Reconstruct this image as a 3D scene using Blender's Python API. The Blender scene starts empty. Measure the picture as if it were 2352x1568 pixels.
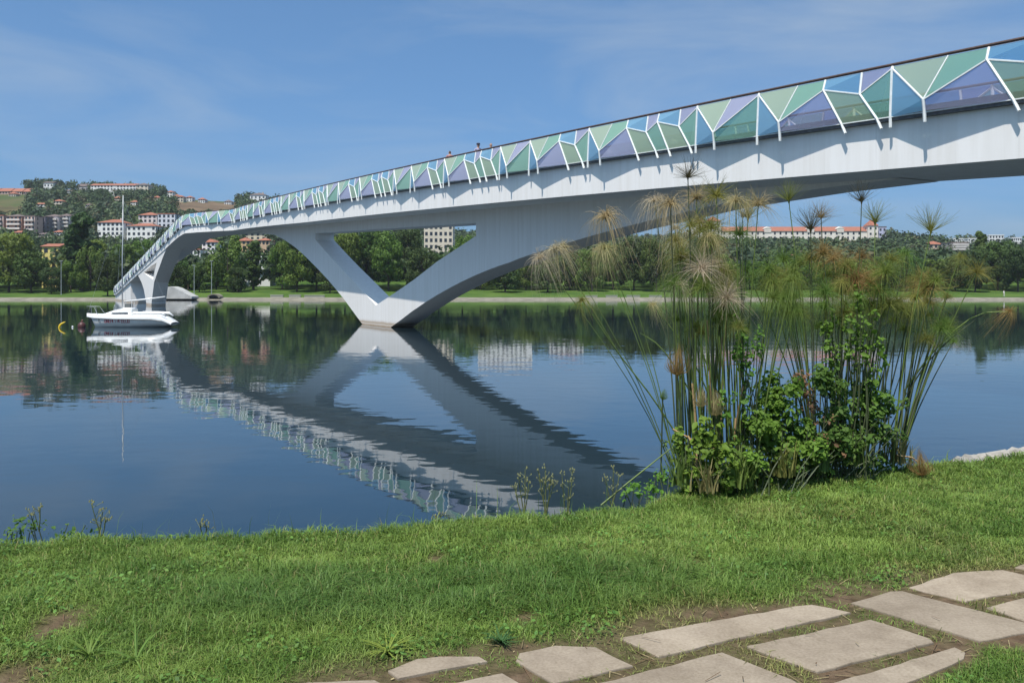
import bpy, bmesh, math, random
import numpy as np
from mathutils import Vector, Matrix
from mathutils.geometry import tessellate_polygon

random.seed(7)
rng = np.random.default_rng(11)
sc = bpy.context.scene
COL = sc.collection

# ------------------------------------------------------------------ camera
F, CX, HY, CZ = 2000.0, 1176.0, 662.0, 3.0     # focal length, centre and horizon of a 2352 x 1568 frame; eye height above the water
cam_d = bpy.data.cameras.new('camera')
cam_d.sensor_width = 36.0
cam_d.lens = F / 2352.0 * 36.0
cam_d.shift_y = -(784.0 - HY) / 2352.0
cam_d.clip_start = 0.05
cam_d.clip_end = 6000
cam = bpy.data.objects.new('camera', cam_d)
cam.location = (0, 0, CZ)
cam.rotation_euler = (math.radians(90), 0, 0)
COL.objects.link(cam)
sc.camera = cam

# ------------------------------------------------------------------ sky and sun
SUN_EL, SUN_AZ = math.radians(64), math.atan2(-0.474, -0.880)    # azimuth measured from +Y towards +X
w = bpy.data.worlds.new('World'); sc.world = w; w.use_nodes = True
nt = w.node_tree; nt.nodes.clear()
wo = nt.nodes.new('ShaderNodeOutputWorld'); bg = nt.nodes.new('ShaderNodeBackground')
sky = nt.nodes.new('ShaderNodeTexSky'); sky.sky_type = 'NISHITA'; sky.sun_disc = False
sky.sun_elevation = SUN_EL; sky.sun_rotation = SUN_AZ % (2 * math.pi)
sky.altitude = 0; sky.air_density = 0.6; sky.dust_density = 3.0; sky.ozone_density = 6.0
gm = nt.nodes.new('ShaderNodeGamma'); gm.inputs['Gamma'].default_value = 0.7      # evens the sky out as the camera's tone curve did
tn = nt.nodes.new('ShaderNodeMix'); tn.data_type = 'RGBA'; tn.blend_type = 'MULTIPLY'; tn.inputs['Factor'].default_value = 1.0; tn.inputs['B'].default_value = (1.19, 1.83, 2.26, 1)
nt.links.new(sky.outputs[0], gm.inputs['Color']); nt.links.new(gm.outputs[0], tn.inputs['A'])
tc = nt.nodes.new('ShaderNodeTexCoord')
mp = nt.nodes.new('ShaderNodeMapping'); mp.inputs['Scale'].default_value = (1.6, 1.6, 7.0); mp.inputs['Rotation'].default_value = (0.0, math.radians(9), 0)
n1 = nt.nodes.new('ShaderNodeTexNoise'); n1.inputs['Scale'].default_value = 1.7; n1.inputs['Detail'].default_value = 7; n1.inputs['Roughness'].default_value = 0.55; n1.inputs['Distortion'].default_value = 0.6
r1 = nt.nodes.new('ShaderNodeValToRGB'); r1.color_ramp.elements[0].position = 0.42; r1.color_ramp.elements[1].position = 0.78
r1.color_ramp.elements[0].color = (0, 0, 0, 1); r1.color_ramp.elements[1].color = (0.5, 0.5, 0.5, 1)
mx = nt.nodes.new('ShaderNodeMix'); mx.data_type = 'RGBA'
mx.inputs['B'].default_value = (3.9, 4.6, 5.4, 1)
nt.links.new(tc.outputs['Generated'], mp.inputs['Vector']); nt.links.new(mp.outputs[0], n1.inputs['Vector'])
nt.links.new(n1.outputs['Fac'], r1.inputs[0]); nt.links.new(r1.outputs[0], mx.inputs['Factor'])
nt.links.new(tn.outputs['Result'], mx.inputs['A']); nt.links.new(mx.outputs['Result'], bg.inputs['Color'])
bg.inputs['Strength'].default_value = 0.099
nt.links.new(bg.outputs[0], wo.inputs['Surface'])

sun_d = bpy.data.lights.new('sun', 'SUN'); sun_d.energy = 4.6; sun_d.angle = math.radians(0.53); sun_d.color = (1.0, 0.95, 0.88)
sun = bpy.data.objects.new('sun', sun_d); COL.objects.link(sun)
sdir = Vector((math.sin(SUN_AZ) * math.cos(SUN_EL), math.cos(SUN_AZ) * math.cos(SUN_EL), math.sin(SUN_EL)))
sun.rotation_euler = sdir.to_track_quat('Z', 'Y').to_euler()
sun.location = (-20, -30, 60)

sc.view_settings.view_transform = 'Standard'; sc.view_settings.look = 'None'
sc.view_settings.gamma = 1.0; sc.view_settings.use_curve_mapping = False
sc.view_settings.exposure = 0.28
sc.render.engine = 'CYCLES'
sc.cycles.use_denoising = True
sc.cycles.max_bounces = 7; sc.cycles.transparent_max_bounces = 16
sc.cycles.caustics_reflective = True; sc.cycles.blur_glossy = 1.0; sc.cycles.sample_clamp_indirect = 2.5; sc.cycles.caustics_refractive = False

# ------------------------------------------------------------------ helpers
def px(x, y, Y):                       # a photo point (2352-wide frame) at distance Y
    return Vector(((x - CX) * Y / F, Y, CZ + (HY - y) * Y / F))

def mat(name, color=(0.5, 0.5, 0.5), rough=0.7, noise=0.0, nscale=5.0, metal=0.0, spec=0.5, bump=0.0, bscale=30.0, color2=None, coord='Object'):
    m = bpy.data.materials.new(name); m.use_nodes = True
    t = m.node_tree; b = t.nodes['Principled BSDF']
    b.inputs['Roughness'].default_value = rough; b.inputs['Metallic'].default_value = metal
    b.inputs['Specular IOR Level'].default_value = spec
    b.inputs['Base Color'].default_value = (*color, 1)
    tcn = t.nodes.new('ShaderNodeTexCoord')
    if noise or color2:
        n = t.nodes.new('ShaderNodeTexNoise'); n.inputs['Scale'].default_value = nscale; n.inputs['Detail'].default_value = 5
        t.links.new(tcn.outputs[coord], n.inputs['Vector'])
        r = t.nodes.new('ShaderNodeValToRGB')
        c2 = color2 or tuple(c * (1 - noise) for c in color)
        r.color_ramp.elements[0].color = (*c2, 1); r.color_ramp.elements[1].color = (*color, 1)
        r.color_ramp.elements[0].position = 0.35; r.color_ramp.elements[1].position = 0.65
        t.links.new(n.outputs['Fac'], r.inputs[0]); t.links.new(r.outputs[0], b.inputs['Base Color'])
    if bump:
        n2 = t.nodes.new('ShaderNodeTexNoise'); n2.inputs['Scale'].default_value = bscale; n2.inputs['Detail'].default_value = 4
        t.links.new(tcn.outputs[coord], n2.inputs['Vector'])
        bp = t.nodes.new('ShaderNodeBump'); bp.inputs['Strength'].default_value = bump; bp.inputs['Distance'].default_value = 0.02
        t.links.new(n2.outputs['Fac'], bp.inputs['Height']); t.links.new(bp.outputs[0], b.inputs['Normal'])
    return m

def leaf_mat(name, color, trans=0.35, var=0.35, attr=None, rough=0.6):
    """foliage: diffuse + translucent; shade varies by leaf clump noise, by object and (if given) by a colour attribute"""
    m = bpy.data.materials.new(name); m.use_nodes = True
    t = m.node_tree; t.nodes.clear()
    out = t.nodes.new('ShaderNodeOutputMaterial'); d = t.nodes.new('ShaderNodeBsdfPrincipled'); tr = t.nodes.new('ShaderNodeBsdfTranslucent'); mixs = t.nodes.new('ShaderNodeMixShader')
    d.inputs['Roughness'].default_value = rough; d.inputs['Specular IOR Level'].default_value = 0.25
    mixs.inputs[0].default_value = trans
    if attr:
        a = t.nodes.new('ShaderNodeAttribute'); a.attribute_name = attr; csrc = a.outputs['Color']
    else:
        oi = t.nodes.new('ShaderNodeObjectInfo')
        tcn = t.nodes.new('ShaderNodeTexCoord'); n = t.nodes.new('ShaderNodeTexNoise'); n.inputs['Scale'].default_value = 0.9; n.inputs['Detail'].default_value = 3
        t.links.new(tcn.outputs['Object'], n.inputs['Vector'])
        hsv = t.nodes.new('ShaderNodeHueSaturation'); hsv.inputs['Color'].default_value = (*color, 1)
        mr = t.nodes.new('ShaderNodeMapRange'); mr.inputs['From Min'].default_value = 0.3; mr.inputs['From Max'].default_value = 0.7
        mr.inputs['To Min'].default_value = 1 - var; mr.inputs['To Max'].default_value = 1 + var
        t.links.new(n.outputs['Fac'], mr.inputs['Value']); t.links.new(mr.outputs[0], hsv.inputs['Value'])
        mr2 = t.nodes.new('ShaderNodeMapRange'); mr2.inputs['To Min'].default_value = 0.475; mr2.inputs['To Max'].default_value = 0.52
        t.links.new(oi.outputs['Random'], mr2.inputs['Value']); t.links.new(mr2.outputs[0], hsv.inputs['Hue'])
        csrc = hsv.outputs[0]
    t.links.new(csrc, d.inputs['Base Color']); t.links.new(csrc, tr.inputs['Color'])
    t.links.new(d.outputs[0], mixs.inputs[1]); t.links.new(tr.outputs[0], mixs.inputs[2]); t.links.new(mixs.outputs[0], out.inputs['Surface'])
    return m

def tag(o, label=None, cat=None, group=None, kind=None):
    if label: o['label'] = label
    if cat: o['category'] = cat
    if group: o['group'] = group
    if kind: o['kind'] = kind
    return o

def empty(name, loc=(0, 0, 0), rz=0.0):
    o = bpy.data.objects.new(name, None); o.empty_display_size = 0.2
    o.location = loc; o.rotation_euler = (0, 0, rz); COL.objects.link(o)
    return o

def link(name, me, m=None, parent=None, smooth=False):
    o = bpy.data.objects.new(name, me); COL.objects.link(o)
    if m is not None and len(me.materials) == 0:
        for k in (m if isinstance(m, (list, tuple)) else [m]): me.materials.append(k)
    if parent is not None: o.parent = parent
    if smooth: me.shade_smooth()
    return o

class MB:
    """collects boxes, tubes, prisms; build() links them as one mesh object"""
    def __init__(s): s.v = []; s.f = []
    def add(s, v, f):
        n = len(s.v); s.v += [tuple(p) for p in v]; s.f += [tuple(i + n for i in q) for q in f]; return s
    def box(s, a, b):
        (x0, y0, z0), (x1, y1, z1) = a, b
        return s.add([(x0,y0,z0),(x1,y0,z0),(x1,y1,z0),(x0,y1,z0),(x0,y0,z1),(x1,y0,z1),(x1,y1,z1),(x0,y1,z1)],
                     [(0,3,2,1),(4,5,6,7),(0,1,5,4),(1,2,6,5),(2,3,7,6),(3,0,4,7)])
    def tube(s, pts, rad, n=6, cap=True):
        pts = [Vector(p) for p in pts]; k = len(pts)
        rad = [rad] * k if not isinstance(rad, (list, tuple)) else rad
        vs = []; prev = None
        for i, p in enumerate(pts):
            d = (pts[min(i + 1, k - 1)] - pts[max(i - 1, 0)]).normalized()
            ref = Vector((0, 0, 1)) if abs(d.z) < 0.9 else Vector((1, 0, 0))
            if prev is None: a = d.cross(ref).normalized()
            else: a = (prev - d * prev.dot(d)).normalized()
            prev = a; b = d.cross(a)
            for j in range(n):
                th = 2 * math.pi * j / n
                vs.append(p + (a * math.cos(th) + b * math.sin(th)) * rad[i])
        fs = [(i * n + j, i * n + (j + 1) % n, (i + 1) * n + (j + 1) % n, (i + 1) * n + j) for i in range(k - 1) for j in range(n)]
        if cap: fs += [tuple(range(n - 1, -1, -1)), tuple(range((k - 1) * n, k * n))]
        return s.add(vs, fs)
    def prism(s, pts, off):            # flat polygon swept by a vector
        k = len(pts); pts = [Vector(p) for p in pts]; off = Vector(off)
        return s.add(pts + [p + off for p in pts],
                     [tuple(range(k)), tuple(range(2 * k - 1, k - 1, -1))] + [(i, k + i, k + (i + 1) % k, (i + 1) % k) for i in range(k)])
    def mesh(s, name):
        me = bpy.data.meshes.new(name); me.from_pydata(s.v, [], s.f); me.validate(); 
        bm = bmesh.new(); bm.from_mesh(me); bmesh.ops.recalc_face_normals(bm, faces=bm.faces); bm.to_mesh(me); bm.free()
        return me
    def build(s, name, m, parent=None, smooth=False): return link(name, s.mesh(name), m, parent, smooth)

def np_mesh(name, V, Q, col=None):
    """big meshes: V (n,3), Q (m,k) with k = 3 or 4, optional per-vertex colours"""
    V = np.ascontiguousarray(V, dtype=np.float32); Q = np.ascontiguousarray(Q, dtype=np.int32)
    me = bpy.data.meshes.new(name); me.vertices.add(len(V)); me.vertices.foreach_set('co', V.ravel())
    k = Q.shape[1]; me.loops.add(Q.size); me.loops.foreach_set('vertex_index', Q.ravel())
    me.polygons.add(len(Q)); me.polygons.foreach_set('loop_start', np.arange(0, Q.size, k, dtype=np.int32))
    me.update(calc_edges=True)
    if col is not None:
        a = me.color_attributes.new('tint', 'FLOAT_COLOR', 'POINT')
        c = np.ones((len(V), 4), dtype=np.float32); c[:, :3] = col
        a.data.foreach_set('color', c.ravel())
    return me

def leaf_quads(C, N, size, rg):
    """quads centred at C with rough normals N and per-leaf size; returns V, Q"""
    n = len(C); N = N / np.maximum(np.linalg.norm(N, axis=1, keepdims=True), 1e-6)
    R = rg.normal(size=(n, 3)); T = np.cross(N, R); T /= np.maximum(np.linalg.norm(T, axis=1, keepdims=True), 1e-6)
    B = np.cross(N, T); s = np.asarray(size).reshape(-1, 1) * np.ones((n, 1))
    V = np.stack([C - T * s, C - B * s * 0.62, C + T * s, C + B * s * 0.62], axis=1).reshape(-1, 3)
    return V, np.arange(4 * n).reshape(n, 4)

def copy_tree(o, parent=None):
    c = o.copy(); COL.objects.link(c); c.parent = parent
    for ch in list(o.children):
        if ch.name != c.name: copy_tree(ch, c)
    return c

def interp(x, xs, ys): return float(np.interp(x, xs, ys))

# ------------------------------------------------------------------ materials
def concrete_mat(name, base, stain=False):
    m = mat(name, base, 0.62, spec=0.3, bump=0.06, bscale=6.0)
    t = m.node_tree; b = t.nodes['Principled BSDF']; tcn = [n for n in t.nodes if n.type == 'TEX_COORD'][0]
    mpn = t.nodes.new('ShaderNodeMapping'); mpn.inputs['Scale'].default_value = (2.6, 2.6, 0.16)
    n = t.nodes.new('ShaderNodeTexNoise'); n.inputs['Scale'].default_value = 1.3; n.inputs['Detail'].default_value = 6; n.inputs['Roughness'].default_value = 0.65
    r = t.nodes.new('ShaderNodeValToRGB'); r.color_ramp.elements[0].position = 0.28; r.color_ramp.elements[1].position = 0.62
    r.color_ramp.elements[0].color = (*[c * f_ for c, f_ in zip(base, (.90, .89, .87))], 1); r.color_ramp.elements[1].color = (*base, 1)
    t.links.new(tcn.outputs['Object'], mpn.inputs['Vector']); t.links.new(mpn.outputs[0], n.inputs['Vector']); t.links.new(n.outputs['Fac'], r.inputs[0])
    mp3 = t.nodes.new('ShaderNodeMapping'); mp3.inputs['Scale'].default_value = (5.5, 5.5, 0.12); n4 = t.nodes.new('ShaderNodeTexNoise'); n4.inputs['Scale'].default_value = 1.0; n4.inputs['Detail'].default_value = 4; n4.inputs['Roughness'].default_value = 0.6
    r4 = t.nodes.new('ShaderNodeValToRGB'); r4.color_ramp.elements[0].position = 0.60; r4.color_ramp.elements[1].position = 0.74; r4.color_ramp.elements[0].color = (0, 0, 0, 1); r4.color_ramp.elements[1].color = (0.17, 0.17, 0.17, 1)
    mx4 = t.nodes.new('ShaderNodeMix'); mx4.data_type = 'RGBA'; mx4.inputs['B'].default_value = (0.34, 0.31, 0.27, 1)
    t.links.new(tcn.outputs['Object'], mp3.inputs['Vector']); t.links.new(mp3.outputs[0], n4.inputs['Vector']); t.links.new(n4.outputs['Fac'], r4.inputs[0]); t.links.new(r4.outputs[0], mx4.inputs['Factor']); t.links.new(r.outputs[0], mx4.inputs['A'])
    src = mx4.outputs['Result']
    if stain:      # ochre tide marks left by the river on the pier foot
        sep = t.nodes.new('ShaderNodeSeparateXYZ'); t.links.new(tcn.outputs['Object'], sep.inputs[0])
        wv = t.nodes.new('ShaderNodeMath'); wv.operation = 'MULTIPLY_ADD'; wv.inputs[1].default_value = 0.16
        n3 = t.nodes.new('ShaderNodeTexNoise'); n3.inputs['Scale'].default_value = 0.9; t.links.new(tcn.outputs['Object'], n3.inputs['Vector'])
        t.links.new(n3.outputs['Fac'], wv.inputs[0]); t.links.new(sep.outputs['Z'], wv.inputs[2])
        r2 = t.nodes.new('ShaderNodeValToRGB'); cr = r2.color_ramp
        cr.elements[0].position = 0.0; cr.elements[0].color = (0.75, 0.75, 0.75, 1)
        cr.elements[1].position = 1.0; cr.elements[1].color = (0, 0, 0, 1)
        for p, v in ((0.10, 0.85), (0.16, 0.45), (0.24, 0.5), (0.33, 0.75), (0.42, 0.35), (0.5, 0.12), (0.62, 0.0)):
            e = cr.elements.new(p); e.color = (v, v, v, 1)
        t.links.new(wv.outputs[0], r2.inputs[0])
        mxn = t.nodes.new('ShaderNodeMix'); mxn.data_type = 'RGBA'; mxn.inputs['B'].default_value = (0.33, 0.20, 0.08, 1)
        t.links.new(r2.outputs[0], mxn.inputs['Factor']); t.links.new(src, mxn.inputs['A']); src = mxn.outputs['Result']
    t.links.new(src, b.inputs['Base Color'])
    return m

def glass_mat(name, color, alpha):
    m = bpy.data.materials.new(name); m.use_nodes = True; t = m.node_tree; t.nodes.clear()
    out = t.nodes.new('ShaderNodeOutputMaterial'); d = t.nodes.new('ShaderNodeBsdfPrincipled'); tr = t.nodes.new('ShaderNodeBsdfTransparent'); ts = t.nodes.new('ShaderNodeBsdfTranslucent')
    d.inputs['Base Color'].default_value = (*color, 1); d.inputs['Roughness'].default_value = 0.08; d.inputs['Specular IOR Level'].default_value = 0.5
    ts.inputs['Color'].default_value = (*color, 1)
    tr.inputs['Color'].default_value = (*[math.sqrt(c) for c in color], 1)
    a = t.nodes.new('ShaderNodeMixShader'); a.inputs[0].default_value = 0.5
    b = t.nodes.new('ShaderNodeMixShader'); b.inputs[0].default_value = 1 - alpha
    # more of the light is lost the more obliquely it crosses the pane
    lw = t.nodes.new('ShaderNodeLayerWeight'); lw.inputs['Blend'].default_value = 0.5
    ob = t.nodes.new('ShaderNodeMapRange'); ob.inputs['From Min'].default_value = 0.22; ob.inputs['From Max'].default_value = 0.46; ob.inputs['To Min'].default_value = 1 - alpha; ob.inputs['To Max'].default_value = 0.16
    t.links.new(lw.outputs['Facing'], ob.inputs['Value']); t.links.new(ob.outputs[0], b.inputs[0])
    t.links.new(d.outputs[0], a.inputs[1]); t.links.new(ts.outputs[0], a.inputs[2])
    t.links.new(a.outputs[0], b.inputs[1]); t.links.new(tr.outputs[0], b.inputs[2]); t.links.new(b.outputs[0], out.inputs['Surface'])
    return m

M = {}
M['concrete'] = concrete_mat('bridge_concrete', (0.87, 0.845, 0.81))
M['pier'] = concrete_mat('pier_concrete', (0.83, 0.805, 0.77), True)
M['steel'] = mat('white_painted_steel', (0.80, 0.82, 0.80), 0.35, 0.12, 9)
M['darksteel'] = mat('grey_steel_grating', (0.14, 0.14, 0.145), 0.6, 0.4, 8)
M['wood'] = mat('dark_wood_handrail', (0.10, 0.06, 0.045), 0.5, 0.4, 12)
M['deckwood'] = mat('deck_boards', (0.28, 0.19, 0.12), 0.7, 0.3, 6)
GL = {'green': glass_mat('green_glass', (0.46, 0.72, 0.59), 0.27), 'pale': glass_mat('pale_green_glass', (0.64, 0.76, 0.62), 0.28),
      'blue': glass_mat('blue_glass', (0.38, 0.65, 0.83), 0.25), 'lav': glass_mat('lavender_glass', (0.64, 0.66, 0.82), 0.26),
      'olive': glass_mat('olive_green_glass', (0.62, 0.75, 0.57), 0.28)}
M['stone'] = mat('pale_paving_stone', (0.345, 0.285, 0.215), 0.85, nscale=7, color2=(0.30, 0.245, 0.185), spec=0.2, bump=0.10, bscale=120)
t_ = M['stone'].node_tree; b_n = t_.nodes['Principled BSDF']; r_n = [n for n in t_.nodes if n.type == 'VALTORGB'][0]; tc_n = [n for n in t_.nodes if n.type == 'TEX_COORD'][0]
n_s = t_.nodes.new('ShaderNodeTexNoise'); n_s.inputs['Scale'].default_value = 2.6; n_s.inputs['Detail'].default_value = 9; n_s.inputs['Roughness'].default_value = 0.7; t_.links.new(tc_n.outputs['Object'], n_s.inputs['Vector'])
r_s = t_.nodes.new('ShaderNodeValToRGB'); r_s.color_ramp.elements[0].position = 0.38; r_s.color_ramp.elements[1].position = 0.60; r_s.color_ramp.elements[0].color = (0.62, 0.58, 0.52, 1); r_s.color_ramp.elements[1].color = (1.06, 1.05, 1.03, 1); t_.links.new(n_s.outputs['Fac'], r_s.inputs[0])
n_g = t_.nodes.new('ShaderNodeTexNoise'); n_g.inputs['Scale'].default_value = 70; n_g.inputs['Detail'].default_value = 3; t_.links.new(tc_n.outputs['Object'], n_g.inputs['Vector'])
r_g = t_.nodes.new('ShaderNodeValToRGB'); r_g.color_ramp.elements[0].position = 0.30; r_g.color_ramp.elements[1].position = 0.62; r_g.color_ramp.elements[0].color = (0.72, 0.70, 0.66, 1); r_g.color_ramp.elements[1].color = (1.04, 1.04, 1.04, 1); t_.links.new(n_g.outputs['Fac'], r_g.inputs[0])
m1_ = t_.nodes.new('ShaderNodeMix'); m1_.data_type = 'RGBA'; m1_.blend_type = 'MULTIPLY'; m1_.inputs['Factor'].default_value = 0.55; t_.links.new(r_n.outputs[0], m1_.inputs['A']); t_.links.new(r_s.outputs[0], m1_.inputs['B'])
m2_ = t_.nodes.new('ShaderNodeMix'); m2_.data_type = 'RGBA'; m2_.blend_type = 'MULTIPLY'; m2_.inputs['Factor'].default_value = 0.6; t_.links.new(m1_.outputs['Result'], m2_.inputs['A']); t_.links.new(r_g.outputs[0], m2_.inputs['B']); oi_ = t_.nodes.new('ShaderNodeObjectInfo'); mr_ = t_.nodes.new('ShaderNodeMapRange'); mr_.inputs['To Min'].default_value = 0.86; mr_.inputs['To Max'].default_value = 1.12; hs_ = t_.nodes.new('ShaderNodeHueSaturation'); hs_.inputs['Saturation'].default_value = 0.97; t_.links.new(oi_.outputs['Random'], mr_.inputs['Value']); t_.links.new(mr_.outputs[0], hs_.inputs['Value']); t_.links.new(m2_.outputs['Result'], hs_.inputs['Color']); t_.links.new(hs_.outputs[0], b_n.inputs['Base Color'])
M['white'] = mat('white_render', (0.80, 0.79, 0.76), 0.8, 0.1, 0.4)
M['gel'] = mat('white_gelcoat', (0.82, 0.82, 0.80), 0.22, 0.05, 2)
M['hullgrey'] = mat('hull_side', (0.72, 0.72, 0.69), 0.3, 0.12, 1.5)
M['black'] = mat('black_trim_and_shade', (0.02, 0.022, 0.025), 0.4)  # boat rub rail trim, and the painted shade inside the culvert
M['winglass'] = mat('window_glass', (0.03, 0.035, 0.045), 0.12)
M['alu'] = mat('mast_aluminium', (0.40, 0.42, 0.43), 0.45, metal=0.3)
M['red'] = mat('red_lettering', (0.38, 0.05, 0.07), 0.5)
M['redbuoy'] = mat('dark_red_buoy', (0.085, 0.022, 0.02), 0.5, 0.4, 8)
M['yellow'] = mat('yellow_buoy', (0.75, 0.52, 0.02), 0.45, 0.15, 6)
M['roof'] = mat('terracotta_roof', (0.36, 0.13, 0.075), 0.85, nscale=1.5, color2=(0.24, 0.095, 0.06))
M['roofdark'] = mat('dark_roof', (0.16, 0.12, 0.11), 0.85, 0.3, 1)
M['bark'] = mat('tree_bark', (0.075, 0.058, 0.042), 0.9, 0.5, 3)
M['quay'] = mat('quay_stone', (0.24, 0.215, 0.165), 0.9, nscale=0.5, color2=(0.15, 0.135, 0.10), bump=0.5, bscale=2.0)
M['rock'] = mat('pale_rock', (0.42, 0.39, 0.34), 0.9, nscale=9, color2=(0.26, 0.24, 0.21), bump=0.6, bscale=25)

# ------------------------------------------------------------------ terrain functions
RX = [-900, 0, 150, 215, 340, 450, 600, 700, 900, 1100, 1300, 1500, 1600, 2020, 2080, 2352, 3200]
RY = [432, 435, 438, 440, 442, 456, 470, 484, 535, 556, 566, 566, 556, 556, 566, 572, 580]
def ridge(x):
    x = np.asarray(x, dtype=float)
    yr = np.interp(x, RX, RY); Yr = np.interp(x, [-400, 700, 1500, 2400], [760, 740, 560, 560])
    return CZ + (HY - yr) * Yr / F, Yr
def far_h(X, Y):
    X = np.asarray(X, dtype=float); Y = np.asarray(Y, dtype=float)
    x = CX + F * X / np.maximum(Y, 1.0)
    zr, Yr = ridge(x)
    lawn = np.interp(Y, [220, 225.5, 228.5, 262, 325], [-1.5, 0.05, 0.45, 2.6, 4.2])
    u = np.clip((Y - 310) / (Yr - 310), 0, None)
    hill = 4.2 + (zr - 4.2) * np.where(u < 1, u, 1 - 0.25 * (u - 1))
    wob = 1.2 * np.sin(X * 0.031 + 1.3) * np.sin(Y * 0.027) * np.clip((Y - 310) / 80, 0, 1)
    return np.where(Y < 310, lawn, hill + wob)
def on_hill(x, y, Y0=300.0):           # where the sight line through photo point (x, y) meets the hillside
    for Y in np.arange(Y0, 1000, 2.0):
        p = px(x, y, Y)
        if far_h(p.x, p.y) >= p.z: return float(Y)
    return 700.0

# near bank edge (X, Y) and ground height
EX = [-60, -3.36, -2.27, -1.14, 0.08, 0.93, 1.41, 2.4, 3.70, 5.13, 60]
EY = [-2.0, 5.62, 5.80, 6.0, 6.2, 6.62, 7.25, 7.75, 8.05, 8.6, 26]
GZ = 1.35
def near_h(X, Y):
    X = np.asarray(X, dtype=float); Y = np.asarray(Y, dtype=float)
    e = np.interp(X, EX, EY); d = Y - e
    z = GZ + 0.018 * np.sin(X * 2.1 + Y * 1.3) + 0.02 * np.sin(Y * 2.7 - X * 0.9) + 0.012 * np.sin(X * 5.3) * np.sin(Y * 4.1)
    z = z + 0.05 * np.clip((d + 1.6) / 1.6, 0, 1) * np.clip(1 + d, 0, 1)
    flat = np.clip((d + 2.1) / 0.9 + 0.12 * np.clip(-X - 0.5, 0, 6), 0, 1)
    z = GZ - 0.004 + (z - GZ) * flat
    drop = np.where(d > -0.15, (d + 0.15) * 1.35 + 0.35 * np.clip(d + 0.15, 0, 0.3), 0)
    return np.maximum(z - drop, -1.2)

# ------------------------------------------------------------------ river
def water_mat():
    m = bpy.data.materials.new('river_water'); m.use_nodes = True; t = m.node_tree; b = t.nodes['Principled BSDF']
    b.inputs['Base Color'].default_value = (0.008, 0.021, 0.030, 1); b.inputs['Roughness'].default_value = 0.02
    b.inputs['IOR'].default_value = 1.5; b.inputs['Specular IOR Level'].default_value = 0.5
    tcn = t.nodes.new('ShaderNodeTexCoord')
    def layer(sx, sy, scale, detail, rough=0.5, rot=0.0):
        mpn = t.nodes.new('ShaderNodeMapping'); mpn.inputs['Scale'].default_value = (sx, sy, 1); mpn.inputs['Rotation'].default_value = (0, 0, rot)
        n = t.nodes.new('ShaderNodeTexNoise'); n.inputs['Scale'].default_value = scale; n.inputs['Detail'].default_value = detail; n.inputs['Roughness'].default_value = rough
        t.links.new(tcn.outputs['Object'], mpn.inputs['Vector']); t.links.new(mpn.outputs[0], n.inputs['Vector'])
        return n.outputs['Fac']
    fine = layer(0.85, 1.0, 1.9, 1.5, rot=0.35); mid = layer(0.42, 1.0, 0.62, 2, rot=-0.12); patch = layer(0.3, 1, 0.05, 3)
    def math_(op, a, c):
        n = t.nodes.new('ShaderNodeMath'); n.operation = op
        for i, vv in enumerate((a, c)):
            if isinstance(vv, (int, float)): n.inputs[i].default_value = vv
            else: t.links.new(vv, n.inputs[i])
        return n.outputs[0]
    amp = t.nodes.new('ShaderNodeMapRange'); amp.inputs['From Min'].default_value = 0.38; amp.inputs['From Max'].default_value = 0.66; amp.inputs['To Min'].default_value = 0.25; amp.inputs['To Max'].default_value = 1.2
    t.links.new(patch, amp.inputs['Value'])
    h = math_('ADD', math_('MULTIPLY', fine, 0.0052), math_('MULTIPLY', mid, 0.0078))
    h = math_('MULTIPLY', h, amp.outputs[0])
    bp = t.nodes.new('ShaderNodeBump'); bp.inputs['Strength'].default_value = 1.0; bp.inputs['Distance'].default_value = 1.0
    t.links.new(h, bp.inputs['Height']); t.links.new(bp.outputs[0], b.inputs['Normal'])
    return m
M['water'] = water_mat()
mb = MB(); mb.add([(-1500, -300, 0), (1500, -300, 0), (1500, 400, 0), (-1500, 400, 0)], [(0, 1, 2, 3)])
tag(mb.build('river', M['water']), 'calm blue river mirroring the bridge and far bank', None, None, 'structure')

# ------------------------------------------------------------------ far bank and hills
def hill_mat():
    m = mat('hillside_ground', (0.060, 0.085, 0.028), 0.95, nscale=0.035, color2=(0.11, 0.10, 0.045), spec=0.1, coord='Object')
    t = m.node_tree; b = t.nodes['Principled BSDF']; r = [n for n in t.nodes if n.type == 'VALTORGB'][0]
    tcn = [n for n in t.nodes if n.type == 'TEX_COORD'][0]
    sep = t.nodes.new('ShaderNodeSeparateXYZ'); t.links.new(tcn.outputs['Object'], sep.inputs[0])
    mr = t.nodes.new('ShaderNodeMapRange'); mr.inputs['From Min'].default_value = 330; mr.inputs['From Max'].default_value = 370
    t.links.new(sep.outputs['Y'], mr.inputs['Value'])
    n = t.nodes.new('ShaderNodeTexNoise'); n.inputs['Scale'].default_value = 0.12; n.inputs['Detail'].default_value = 6; t.links.new(tcn.outputs['Object'], n.inputs['Vector'])
    r2 = t.nodes.new('ShaderNodeValToRGB'); r2.color_ramp.elements[0].color = (0.045, 0.092, 0.016, 1); r2.color_ramp.elements[1].color = (0.085, 0.138, 0.027, 1)
    r2.color_ramp.elements[0].position = 0.35; r2.color_ramp.elements[1].position = 0.65
    t.links.new(n.outputs['Fac'], r2.inputs[0])
    mxn = t.nodes.new('ShaderNodeMix'); mxn.data_type = 'RGBA'
    t.links.new(mr.outputs[0], mxn.inputs['Factor']); t.links.new(r2.outputs[0], mxn.inputs['A']); t.links.new(r.outputs[0], mxn.inputs['B'])
    t.links.new(mxn.outputs['Result'], b.inputs['Base Color'])
    return m
gx = np.linspace(-1500, 1500, 301); gy = np.concatenate([np.array([220, 223, 225.5, 227, 228.5, 230, 234, 240, 247, 256, 266, 278, 294, 310]), np.linspace(325, 1000, 55), np.array([1100, 1300, 1700])])
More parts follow.
